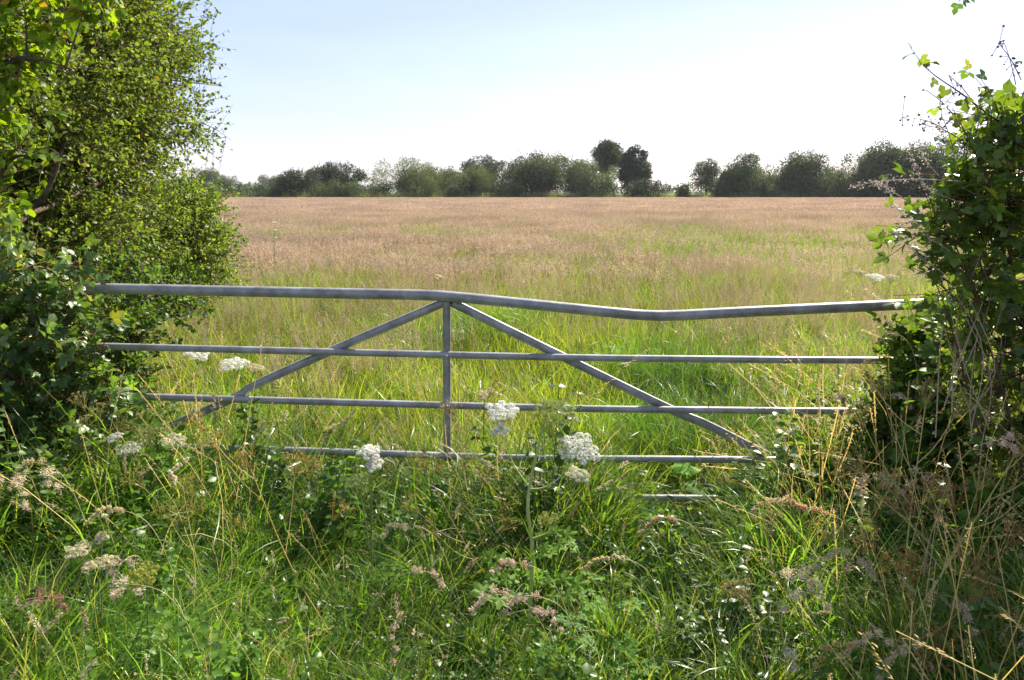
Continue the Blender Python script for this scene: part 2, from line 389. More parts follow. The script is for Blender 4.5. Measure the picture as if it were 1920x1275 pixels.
def scatter(name, sources, pts, rotz, scl, tilt=.12, lab=None):
    n = len(pts); me = bpy.data.meshes.new(name); me.vertices.add(n)
    me.vertices.foreach_set('co', np.asarray(pts, np.float32).ravel())
    rot = np.stack([rng.normal(size=n) * tilt, rng.normal(size=n) * tilt, rotz], 1)
    a = me.attributes.new('rot', 'FLOAT_VECTOR', 'POINT'); a.data.foreach_set('vector', rot.astype(np.float32).ravel())
    a = me.attributes.new('scl', 'FLOAT', 'POINT'); a.data.foreach_set('value', np.asarray(scl, np.float32))
    a = me.attributes.new('idx', 'INT', 'POINT'); a.data.foreach_set('value', rng.integers(0, len(sources), n).astype(np.int32))
    o = bpy.data.objects.new(name, me); col.objects.link(o)
    ng = bpy.data.node_groups.new(name, 'GeometryNodeTree')
    ng.interface.new_socket('Geometry', in_out='INPUT', socket_type='NodeSocketGeometry')
    ng.interface.new_socket('Geometry', in_out='OUTPUT', socket_type='NodeSocketGeometry')
    N = ng.nodes; L = ng.links
    gi = N.new('NodeGroupInput'); go = N.new('NodeGroupOutput'); g2i = N.new('GeometryNodeGeometryToInstance')
    for s in sources:
        oi = N.new('GeometryNodeObjectInfo'); oi.inputs['Object'].default_value = s; oi.inputs['As Instance'].default_value = False
        L.new(oi.outputs['Geometry'], g2i.inputs[0])
    ip = N.new('GeometryNodeInstanceOnPoints'); L.new(gi.outputs[0], ip.inputs['Points']); L.new(g2i.outputs[0], ip.inputs['Instance'])
    ip.inputs['Pick Instance'].default_value = True
    def na(nm, dt):
        q = N.new('GeometryNodeInputNamedAttribute'); q.data_type = dt; q.inputs[0].default_value = nm
        return [x for x in q.outputs if x.enabled and x.name == 'Attribute'][0]
    L.new(na('idx', 'INT'), ip.inputs['Instance Index']); L.new(na('rot', 'FLOAT_VECTOR'), ip.inputs['Rotation']); L.new(na('scl', 'FLOAT'), ip.inputs['Scale'])
    L.new(ip.outputs[0], go.inputs[0])
    md = o.modifiers.new('scatter', 'NODES'); md.node_group = ng
    tag(o, lab, 'grass', kind='stuff')
    return o
def wn(x, y, s, seed=0):
    """cheap smooth 2D noise in 0..1"""
    x = x * s + seed * 13.7; y = y * s + seed * 7.3
    return .5 + .25 * (np.sin(x * 1.7 + 1.3 * np.sin(y * 1.1 + seed)) + np.sin(y * 2.1 + 1.7 * np.sin(x * .9 + 2 * seed))) * .999
def sample(n, x0, x1, y0, y1, wedge=None):
    x = x0 + (x1 - x0) * rng.random(n); y = y0 + (y1 - y0) * rng.random(n)
    return x, y
lush = src(s_lush, 5, 'lush_tuft'); fine = src(s_fine, 4, 'fine_tuft'); bright = src(s_bright, 4, 'bright_tuft'); dry = src(s_dry, 4, 'dry_tuft')
pan = src(s_pan, 5, 'panicle_tuft'); heads = src(s_heads, 5, 'seed_tuft'); weed = src(s_weed, 4, 'weed_tuft'); turf = src(s_turf, 5, 'turf_tuft'); arch = src(s_arch, 5, 'arching_tuft'); stalk = src(s_stalk, 5, 'stalk_tuft')
mid = src(s_mid, 5, 'mid_tuft'); midg = src(s_midgreen, 4, 'mid_green_tuft'); far = src(s_far, 5, 'far_patch')

def stuff(name, srcs, x, y, smin, smax, lab, tilt=.12, prob=None, hmul=None):
    if prob is not None:
        k = rng.random(len(x)) < prob; x, y = x[k], y[k]
        if hmul is not None: hmul = hmul[k]
    s = smin + (smax - smin) * rng.random(len(x))
    if hmul is not None: s = s * hmul
    p = np.stack([x, y, gz(x, y)], 1)
    return scatter(name, srcs, p, rng.random(len(x)) * 6.283, s, tilt, lab)
# the verge between the camera and the gate
def verge_h(x, y):     # height factor: lower in the middle in front of the gate, taller at the sides
    return (1 - .55 * np.exp(-((x - .09) / .24) ** 2) * (y < 2.85) - .35 * np.exp(-((x + .75) / .35) ** 2 - ((y - 2.5) / .5) ** 2)) * verge_h0(x, y)
def verge_h0(x, y):
    a = x / y; low = np.exp(-((a - .215) / .075) ** 4) * (y > 2.7); hi = np.exp(-((a - .04) / .075) ** 4) * (y > 3.15)
    return (1 - .72 * low + .22 * hi) * (.64 + .28 * np.clip(np.abs(x - .1) / 1.6, 0, 1) ** 1.5 + .14 * wn(x, y, 1.6, 3) + .20 * np.exp(-((y - 3.55) / .45) ** 2) + .18 * np.exp(-((y - 3.8) / .6) ** 2) * (.3 * np.clip((-x - .7) / .5, 0, 1) + np.clip((x - 1.3) / .4, 0, 1)))
x, y = sample(3300, -4.5, 4.5, .6, 4.6); stuff('verge_grass', lush, x, y, .7, 1.15, 'long lush green grass covering the verge in front of the metal gate', .2, .25 + .75 * wn(x, y, 1.3, 1), verge_h(x, y))
x, y = sample(2100, -4.5, 4.5, .6, 4.4); stuff('fine_verge_grass', fine, x, y, .8, 1.25, 'fine curling soft grass lying over in swirls in the foreground', .25, wn(x, y, 1.1, 2) ** 1.2, verge_h(x, y))
x, y = sample(5200, -4.5, 4.5, .5, 4.8); stuff('short_turf', turf, x, y, .7, 1.3, 'short dense turf filling the ground between the taller grass of the verge', .35)
x, y = sample(300, -4.5, 4.5, .8, 4.4); stuff('verge_seed_grass', heads, x, y, .7, 1.05, 'beige seed heads of grass dotted through the verge', .2, .35 + .5 * np.clip(np.abs(x) / 1.5, 0, 1), verge_h(x, y))
x, y = sample(170, -4.5, 4.5, .8, 4.4); stuff('dry_verge_grass', dry, x, y, .8, 1.2, 'bleached dry grass stems tangled in the verge', .3, None, verge_h(x, y))
x, y = sample(800, -4.5, 4.5, .8, 4.4); stuff('arching_verge_grass', arch, x, y, .7, 1.15, 'broad arching grass blades catching the light in the foreground', .25, .45 + .4 * (wn(x, y, 1.5, 9) > .5), verge_h(x, y))
x, y = sample(720, -4.5, 4.5, .8, 4.6); stuff('golden_stalks', stalk, x, y, .75, 1.2, 'golden dead grass stalks standing among the green, thickest at the lower right', .25, np.clip(.16 + 1.0 * np.clip((x - .5) * 1.4, 0, 1) + .3 * (np.abs(x + .9) < .3), 0, 1), verge_h(x, y))
x, y = sample(300, -4.5, 4.5, .8, 4.6); stuff('leafy_weeds', weed, x, y, .8, 1.4, 'low leafy green weeds growing among the verge grass', .15, np.clip(.15 + .8 * np.clip(np.abs(x) / 1.8, 0, 1), 0, 1), verge_h(x, y))
# field close behind the gate
def wedge(n, y0, y1, pw=1.0, side=1.5):
    y = y0 + (y1 - y0) * rng.random(n) ** pw; x = (rng.random(n) * 2 - 1) * (.70 * y + side); return x, y
x, y = wedge(7000, 4.2, 16, .8)
gpatch = np.exp(-((x - .35) / (1.0 + .03 * y)) ** 2) * np.clip(1.25 - (y - 4.5) / 9, .1, 1)
gpatch = np.clip(gpatch + .45 * (wn(x, y, .7, 4) > .62), 0, 1)
fade = np.clip(1.3 - (y - 9) / 8, .4, 1)
stuff('bright_field_grass', bright, x, y, .6, 1.4, 'bright yellow green upright grass just behind the gate', .22, np.clip(.22 + gpatch * .8, 0, 1) * fade)
x, y = wedge(4200, 4.2, 15, .8); stuff('tangled_field_grass', lush, x, y, .45, 1.0, 'tangled green grass of the field behind the gate', .5, np.clip(.75 - .5 * np.exp(-((x - .35) / 1.1) ** 2), 0, 1) * np.clip(1 - (y - 8) / 7, .15, 1))
x, y = wedge(1900, 4.3, 14, .9); stuff('dry_field_grass', dry, x, y, .7, 1.2, 'flattened pale dry grass lying in the field behind the gate', .35, np.clip((wn(x, y, .9, 6) - .35) * 2 + .5 * (x > 1), 0, 1))
x, y = wedge(6000, 4.3, 15, .75); stuff('flowering_field_grass', pan, x, y, .55, 1.05, 'pinkish flowering grass panicles in the field behind the gate', .12, np.clip(.16 + .3 * (y - 4.5) / 6 + .35 * (wn(x, y, .8, 5) > .5) - .5 * np.exp(-((x - .35) / 1.0) ** 2) * (y < 9), 0, 1))
x = np.concatenate([1.25 + .35 * rng.normal(size=70), 1.15 + .5 * rng.normal(size=60), -.3 + .6 * rng.normal(size=50)]); y = np.concatenate([4.75 + .25 * rng.normal(size=70), 6.1 + .3 * rng.normal(size=60), 8.5 + .5 * rng.normal(size=50)]); y = np.maximum(y, 4.2)
stuff('lodged_grass', fine, x, y, 1.1, 1.7, 'matted dark hollows of lodged grass behind the right half of the gate', .6)
# middle field
x, y = wedge(7800, 11, 48, .72, 3)
g = (wn(x, y, .16, 7) * .6 + wn(x, y, .5, 8) * .4)
g = np.clip((g - .30) * 5, 0, 1) * np.clip(1.85 - (y - 11) / (15 + 6 * np.exp(-((x - 2) / 5) ** 2)), .12, 1)
for c_ in (P(1235, 425, 20), P(1650, 432, 20)):
    pass
g = np.clip(g + .9 * np.exp(-((x - 5) / 2.2) ** 2 - ((y - 28) / 3.) ** 2) + .8 * np.exp(-((x - 11) / 4) ** 2 - ((y - 24) / 3.) ** 2) + .8 * np.exp(-((x - 1.3) / 2) ** 2 - ((y - 14.5) / 2.4) ** 2), 0, 1)
k = rng.random(len(x)) < g
stuff('field_grass', mid, x[~k], y[~k], .85, 1.1, 'tan and pink flowering grass of the wide hay meadow', .05)
stuff('green_field_grass', midg, x[k], y[k], .85, 1.05, 'greener patches of grass within the tan hay meadow', .05)
y = 44 + (150 - 44) * rng.random(9500) ** .7; x = (rng.random(9500) * 2 - 1) * (.72 * y + 8)
stuff('meadow_grass', far, x, y, .85, 1.1, 'far part of the pinkish tan hay meadow reaching the tree line', .03)
y = 150 + 8 * rng.random(900); x = (rng.random(900) * 2 - 1) * 125
stuff('headland_grass', midg, x, y, 2.2, 3.2, 'green strip of rough grass at the foot of the tree line', .05)

# ------------------------------------------------------------------ gate
def gate():
    Y = 3.9
    g = thing('metal_gate', 'galvanised steel five bar field gate with a dented bent top rail', 'gate', (0, Y, 0))
    def rail(name, pts, r, k=20):
        w_ = [P(a, b, Y + (c if c else 0)) for a, b, c in pts]; w_ = [p + np.array([0, 0, 0]) for p in w_]
        mb = MB(); n = 60; cp = catmull(w_, n)
        rr = np.full(n, r); tubes(mb, cp, rr, k, (.3, .3, .3))
        for e in (0, -1):
            mb.add(np.vstack([cp[e], mb.v[0][(0 if e == 0 else -k):][:k] if e == 0 else mb.v[0][-k:]]), [[0, 1 + i, 1 + (i + 1) % k] for i in range(k)], (.3, .3, .3))
        return child(mb, name, M_STEEL, g, True)
    rail('top_rail', [(66, 538.5, 0), (300, 543, 0), (640, 550, 0), (790, 553, 0), (850, 556.5, 0), (1000, 571, 0), (1150, 586, 0), (1215, 591, .005), (1270, 591, .005), (1400, 584.5, 0), (1700, 571, 0), (1800, 568, 0)], .0262)
    rail('rail', [(66, 646, 0), (960, 668, 0), (1300, 673, 0), (1800, 677, 0)], .0175)
    rail('rail', [(66, 738, 0), (960, 763, 0), (1300, 768.5, 0), (1800, 773, 0)], .0178)
    rail('rail', [(66, 833, 0), (500, 843, 0), (960, 858, 0), (1300, 861, 0), (1800, 865, 0)], .0178)
    rail('rail', [(66, 913, 0), (960, 931, 0), (1300, 934, 0), (1800, 938, 0)], .0178)
    def bar(name, pts, wdt, th, yo, lip=True):
        """flat bar with a turned back lip along its upper edge, following pts"""
        w_ = [P(a, b, Y) for a, b in pts]; n = len(pts) * 6; cp = catmull(w_, n) if len(pts) > 2 else np.linspace(w_[0], w_[1], n)
        T = norm(np.gradient(cp, axis=0)); up = norm(np.cross(np.array([0, 1., 0]), T)); up = np.where((up[:, 2:3] < 0), -up, up)
        if abs(T[0][2]) > .9: up = np.tile([1., 0, 0], (n, 1))
        f_ = np.array([0, 1., 0]); h = wdt / 2
        prof = [(-h, yo), (h, yo), (h, yo + .03), (h - th, yo + .03), (h - th, yo + th), (-h, yo + th)]
        V = np.stack([cp + up * a + f_ * b for a, b in prof], 1).reshape(-1, 3); k = len(prof)
        F = [[i * k + j, i * k + (j + 1) % k, (i + 1) * k + (j + 1) % k, (i + 1) * k + j] for i in range(n - 1) for j in range(k)]
        mb = MB(); mb.add(V, F, (.3, .3, .3))
        caps = [[0, 1, 4, 5], [1, 2, 3, 4]]; mb.add(V[:k], caps, (.3, .3, .3)); mb.add(V[-k:], caps, (.3, .3, .3))
        return child(mb, name, M_STEEL, g)
    bar('upright', [(837, 566), (838, 866)], .036, .006, .006)
    bar('brace', [(846, 562), (630, 655), (480, 722), (440, 746), (345, 789), (235, 838)], .040, .006, .013)
    bar('brace', [(832, 561), (1050, 668), (1255, 768), (1330, 800), (1440, 856)], .040, .006, .013)
    rail('end_post', [(64, 530, 0), (62, 700, 0), (61, 920, 0)], .026)
    rail('end_post', [(1802, 560, 0), (1802, 760, 0), (1801, 945, 0)], .026)
    for px, py in ((837, 668), (838, 762), (838, 857)):
        mb = MB(); c = P(px, py, Y - .019); 
        a = np.arange(6) * np.pi / 3; V = np.vstack([[c[0] + .008 * math.cos(t), c[1], c[2] + .008 * math.sin(t)] for t in a] + [[c[0] + .007 * math.cos(t), c[1] - .006, c[2] + .007 * math.sin(t)] for t in a])
        mb.add(V, [[i, (i + 1) % 6, 6 + (i + 1) % 6, 6 + i] for i in range(6)], (.3, .3, .3)); mb.add(V[6:], [[0, 1, 2, 3], [0, 3, 4, 5]], (.3, .3, .3)); child(mb, 'bolt', M_STEEL, g)
gate()

# ------------------------------------------------------------------ far trees
def far_tree(name, lab, px, top, wpx, D, base_z=0.0, dens=1.0, ca=(.022, .042, .014), cb=(.06, .10, .028), lobes=16, shape='round', bare=.0, group='trees along the far edge of the meadow', cat='tree'):
    H = P(px, top, D)[2] - base_z; W = PR(wpx, D) / 2 * (1.35 if shape != 'tall' else 1.12); X = (px - 960) / FPX * D / math.cos(PITCH) * math.cos(PITCH)
    X = P(px, 370, D)[0]
    root = thing(name, lab, cat, (X, D, base_z), group)
    mb = MB(); z0 = H * (bare if bare else .05); rz = (H - z0) / 2
    cen = []; rad = []
    nsub = 1 if shape == 'tall' else int(rng.integers(2, 5)); sub = [(0, 1.0)] + [((rng.random() * 1.3 - .65) * W, .55 + .4 * rng.random()) for _ in range(nsub - 1)]
    for i in range(lobes):
        d = norm(rng.normal(size=3)); u = .35 + .35 * rng.random()
        prof = 1.0
        if shape == 'tall': prof = .8
        c = np.array([d[0] * W * u * 1.15, d[1] * W * u, z0 + rz + d[2] * rz * u * 1.25])
        sx, sh = sub[int(rng.integers(len(sub)))]; k_ = .55 + .45 * (sx == 0); c[0] = c[0] * k_ + sx; c[2] = z0 + (c[2] - z0) * sh
        r = W * (.36 + .26 * rng.random()) * (1.0 - .25 * max(0, (c[2] - z0 - rz) / rz))
        cen.append(c); rad.append(min(r, rz * .6))
    cen.append(np.array([0, 0, z0 + rz * .9])); rad.append(min(W * .55, rz * .65))
    for i in range(int(lobes * 1.6)):          # small outer clumps break the outline
        d = norm(rng.normal(size=3) * [1, .8, 1]); d[2] = abs(d[2]) if rng.random() < .7 else d[2]
        sx, sh = sub[int(rng.integers(len(sub)))]; k_ = .6 + .4 * (sx == 0)
        cen.append(np.array([d[0] * W * .9 * k_ + sx, d[1] * W * .8, z0 + (rz + d[2] * rz * .92) * sh])); rad.append(W * (.10 + .12 * rng.random()))
    cen = np.array(cen); rad = np.array(rad)
    kz = H / (cen[:, 2] + rad).max(); cen[:, 2] *= kz; kx = W / (np.abs(cen[:, 0]) + rad).max(); cen[:, :2] *= kx; rad = rad * min(1.0, max(kx, kz))
    s = .16 + .012 * H
    N = int(8500 * dens * max(.4, min(2.2, W * H / 30)))
    idx = rng.choice(len(cen), N, p=rad ** 1.7 / (rad ** 1.7).sum()); d = norm(rng.normal(size=(N, 3)))
    q = .62 + .42 * rng.random(N) ** .6
    # clumpy outline
    q *= 1 + .2 * np.sin(d[:, 0] * 7 + idx * 2.1) * np.sin(d[:, 2] * 6 + idx * 1.7) + .15 * rng.normal(size=N)
    pos = cen[idx] + d * (rad[idx] * q)[:, None]; pos[:, 2] *= 1.0
    if shape == 'willow': pos[:, 2] -= .1 * rad[idx] * rng.random(N); 
    pos[:, 2] = np.maximum(pos[:, 2], .15 + .3 * rng.random(N))
    tip = d * .6 + rng.normal(size=(N, 3)) * .7 + np.array([0, 0, .9 if shape == 'willow' else -.1])
    # clump tint per lobe
    tl = rng.random(len(cen))[idx][:, None] * .8 + rng.random((N, 1)) * .2
    c = np.asarray(ca) * (1 - tl) + np.asarray(cb) * tl
    place(mb, *SMALL, pos, tip, d + rng.normal(size=(N, 3)) * .6, s * (.7 + .7 * rng.random(N)), c * (1 + rng.normal(size=(N, 1)) * .1), s * (1.0 if shape != 'willow' else .6))
    mb.build('crown', M_FAR, root)
    tb = MB(); r0 = .03 * H + .05
    curve_tube(tb, [(0, 0, -.3), (.1 * W, 0, H * .3), (0, .1, H * .75)], r0, r0 * .3, 7, (.06, .05, .04))
    for i in range(6):
        c = cen[rng.integers(len(cen))]; zz = H * (.2 + .4 * rng.random())
        curve_tube(tb, [(.05 * W, 0, zz), (c[0] * .5, c[1] * .5, (zz + c[2]) / 2 + .1), tuple(c)], r0 * .4, r0 * .1, 5, (.06, .05, .04), 6)
    tb.build('trunk', M_BARK, root)
    return root
DK1, DK2 = (.022, .035, .012), (.048, .072, .021)
MG1, MG2 = (.045, .075, .022), (.11, .16, .045)
PG1, PG2 = (.065, .10, .035), (.17, .22, .085)
T = [  # px, top, width, D, shape, colour, dens, lobes, bare, name, label
 (382, 314, 54, 330, 'round', DK1, MG2, .7, 12, .3, 'oak_tree', 'leftmost small round tree standing alone on the distant rise beside the near hawthorn'),
 (428, 327, 34, 300, 'round', DK1, MG2, .8, 10, .2, 'oak_tree', 'little round tree on the distant rise, just right of the leftmost one'),
 (507, 327, 42, 320, 'round', DK1, MG2, .9, 12, .2, 'oak_tree', 'low dome shaped tree alone on the green rise at the left'),
 (340, 332, 70, 175, 'round', MG1, MG2, 1, 12, .03, 'hedge_shrub', 'shrub half hidden behind the right edge of the near hawthorn'),
 (392, 344, 70, 160, 'round', MG1, MG2, 1, 12, .03, 'hedge_shrub', 'low mid green shrub at the left start of the far hedge'),
 (455, 341, 66, 158, 'round', DK1, MG2, 1, 12, .03, 'hedge_shrub', 'low dark shrub in the far hedge below the green rise'),
 (515, 346, 74, 156, 'round', DK1, DK2, 1.2, 12, .02, 'hedge_shrub', 'lowest dark shrub of the far hedge below the dome shaped tree'),
 (430, 352, 60, 154, 'round', DK1, DK2, 1.1, 10, .01, 'hedge_shrub', 'darkest low shrub at the left start of the field edge hedge'),
 (480, 352, 70, 153, 'round', DK1, DK2, 1.1, 10, .01, 'hedge_shrub', 'low dark shrub of the field edge hedge, second from its left start'),
 (545, 345, 60, 152, 'round', DK1, DK2, 1.2, 10, .01, 'hedge_shrub', 'low dark shrub at the left foot of the two peaked dark tree'),
 (562, 316, 72, 154, 'round', DK1, DK2, 1.3, 16, .03, 'hawthorn_tree', 'dark bushy tree with two small peaks left of the dark oak'),
 (594, 313, 40, 185, 'round', DK1, MG2, .9, 10, .2, 'background_tree', 'pale tree top peeping out behind the dark oak on its left'),
 (637, 303, 76, 165, 'round', DK1, DK2, 1.5, 20, .12, 'oak_tree', 'dark round headed oak with a twig sticking out on its right'),
 (612, 336, 66, 151, 'round', DK1, MG2, 1.1, 12, .02, 'hedge_shrub', 'greyish green shrub right in front of the dark round oak'),
 (660, 338, 60, 151, 'round', DK1, MG2, 1.1, 12, .02, 'hedge_shrub', 'shrub at the right foot of the dark round oak'),
 (700, 341, 64, 155, 'round', DK1, DK2, 1.1, 12, .02, 'hedge_shrub', 'dark shrub between the dark round oak and the broad willow'),
 (757, 295, 128, 158, 'willow', MG1, PG2, 1.5, 24, .03, 'willow_tree', 'broad pale green willow, widest crown of the left half'),
 (800, 330, 60, 152, 'willow', MG1, PG2, 1.1, 12, .02, 'willow_shrub', 'pale willow shrub at the right skirt of the broad willow'),
 (827, 310, 60, 162, 'round', MG1, MG2, 1.1, 14, .05, 'field_maple', 'narrow mid green tree just right of the broad willow'),
 (847, 346, 34, 151, 'round', MG1, PG2, .9, 8, .02, 'hedge_shrub', 'small bright green bush between two dark trees left of centre'),
 (868, 319, 62, 155, 'round', DK1, DK2, 1.2, 14, .02, 'hawthorn_tree', 'dark squat tree at the left of the grey green willow'),
 (917, 291, 84, 185, 'round', DK1, DK2, .55, 11, .45, 'pine_tree', 'open crowned pine with flat tufts rising behind the grey green willow'),
 (918, 308, 112, 156, 'willow', MG1, PG2, 1.4, 20, .02, 'willow_tree', 'grey green willow standing in front of the open crowned pine'),
 (968, 338, 60, 152, 'round', DK1, MG2, 1, 12, .02, 'hedge_shrub', 'dark low shrub in the notch right of the grey green willow'),
 (1012, 284, 108, 157, 'round', DK1, MG2, 1.5, 22, .04, 'ash_tree', 'big sloping crowned tree at the middle of the tree line'),
 (1076, 298, 66, 160, 'round', MG1, MG2, .9, 14, .08, 'ash_tree', 'thin crowned tree just right of the big central tree'),
 (1116, 300, 84, 155, 'round', MG1, PG2, 1.3, 16, .03, 'sallow_tree', 'rounded mid green tree below the two tallest trees'),
 (1136, 262, 56, 168, 'tall', DK1, MG2, .9, 14, .45, 'poplar_tree', 'tallest tree of the line, its crown held high on a bare trunk'),
 (1189, 271, 58, 163, 'tall', DK1, DK2, 1.7, 20, .10, 'black_poplar', 'tall very dark tree right beside the tallest one'),
 (1214, 334, 76, 151, 'round', DK1, DK2, 1.3, 14, .01, 'blackthorn_bush', 'dark dense bush at the foot of the tall dark tree'),
 (1275, 345, 26, 152, 'round', DK1, DK2, 1, 8, .02, 'blackthorn_bush', 'tiny dark bush in the open gap of the tree line'),
 (1322, 296, 54, 158, 'tall', DK1, MG2, .75, 14, .12, 'birch_tree', 'slender thin crowned tree alone right of the gap'),
 (1344, 338, 40, 153, 'round', MG1, MG2, 1, 9, .02, 'hedge_shrub', 'small shrub at the right foot of the slender lone tree'),
 (1398, 287, 80, 154, 'round', DK1, MG2, 1.4, 18, .04, 'hawthorn_tree', 'broad dark tree with a knobbly top right of the slender lone tree'),
 (1440, 306, 58, 158, 'round', MG1, PG2, 1, 12, .05, 'hazel_tree', 'lighter green lower tree between two broad dark trees'),
 (1512, 282, 78, 153, 'round', DK1, MG2, 1.5, 18, .03, 'hawthorn_tree', 'round topped dark tree standing proud of the right hand row'),
 (1475, 312, 44, 162, 'round', MG1, PG2, .9, 10, .05, 'hazel_tree', 'light green tree filling the left side of the round topped dark tree'),
 (1572, 310, 62, 157, 'round', MG1, PG2, 1.1, 12, .04, 'hazel_tree', 'light green low tree right of the round topped dark tree'),
 (1625, 264, 92, 152, 'round', DK1, MG2, 1.5, 20, .04, 'sycamore_tree', 'first high tree of the dense block at the right end'),
 (1690, 268, 84, 150, 'round', DK1, MG2, 1.4, 20, .04, 'sycamore_tree', 'middle high tree of the dense block behind the pale dead twig'),
 (1752, 260, 96, 148, 'round', DK1, MG2, 1.4, 20, .03, 'sycamore_tree', 'high tree seen just left of the bramble bush at the right'),
 (1830, 262, 100, 146, 'round', DK1, MG2, 1.2, 18, .03, 'sycamore_tree', 'high tree mostly hidden behind the bramble bush at the right'),
 (1657, 280, 70, 155, 'round', MG1, MG2, 1.2, 12, .03, 'hazel_tree', 'mid green crown filling the gap between the first and middle high trees at the right'),
 (1722, 276, 70, 154, 'round', MG1, PG2, 1.2, 12, .03, 'hazel_tree', 'lighter green crown between the last two high trees before the bramble bush'),
 (1545, 318, 50, 159, 'round', DK1, MG2, 1.1, 12, .03, 'hedge_shrub', 'shrub joining the round topped dark tree to the light green low tree'),
 (1420, 330, 60, 151, 'round', DK1, MG2, 1.1, 10, .02, 'hedge_shrub', 'low shrub at the right foot of the knobbly topped tree'),
 (1600, 335, 70, 149, 'round', DK1, DK2, 1.2, 12, .01, 'hedge_shrub', 'low dark shrub at the foot of the dense right hand block'),
 (1550, 343, 50, 150, 'round', DK1, DK2, 1.1, 9, .01, 'hedge_shrub', 'low dark shrub at the foot of the light green low tree'),
 (1665, 338, 80, 147, 'round', DK1, DK2, 1.2, 12, .01, 'hedge_shrub', 'dark undergrowth shrub below the middle high tree'),
]
for (px, top, wp, D, sh, ca, cb, dn, lb, ba, nm, lab) in T:
    bz = float(0)
    if D > 290: bz = 1.5
    far_tree(nm, lab, px, top, wp, D, bz, dn, ca, cb, lb, sh, ba, cat='shrub' if ('shrub' in nm or 'bush' in nm) else 'tree')
# far wood as one hazy mass
mb = MB(); N = 14000; x = -260 + 900 * rng.random(N); y = 520 + 60 * rng.random(N); h = 7 + 3 * np.sin(x * .05) + 2 * np.sin(x * .17)
pos = np.stack([x, y, h * rng.random(N) ** .7], 1)
place(mb, *SMALL, pos, rdir(N), rdir(N), 1.6, shades(N, DK1, MG2), 1.6)
tag(mb.build('distant_wood', M_FAR), 'hazy line of woodland far beyond the gap in the trees', 'wood', kind='stuff')

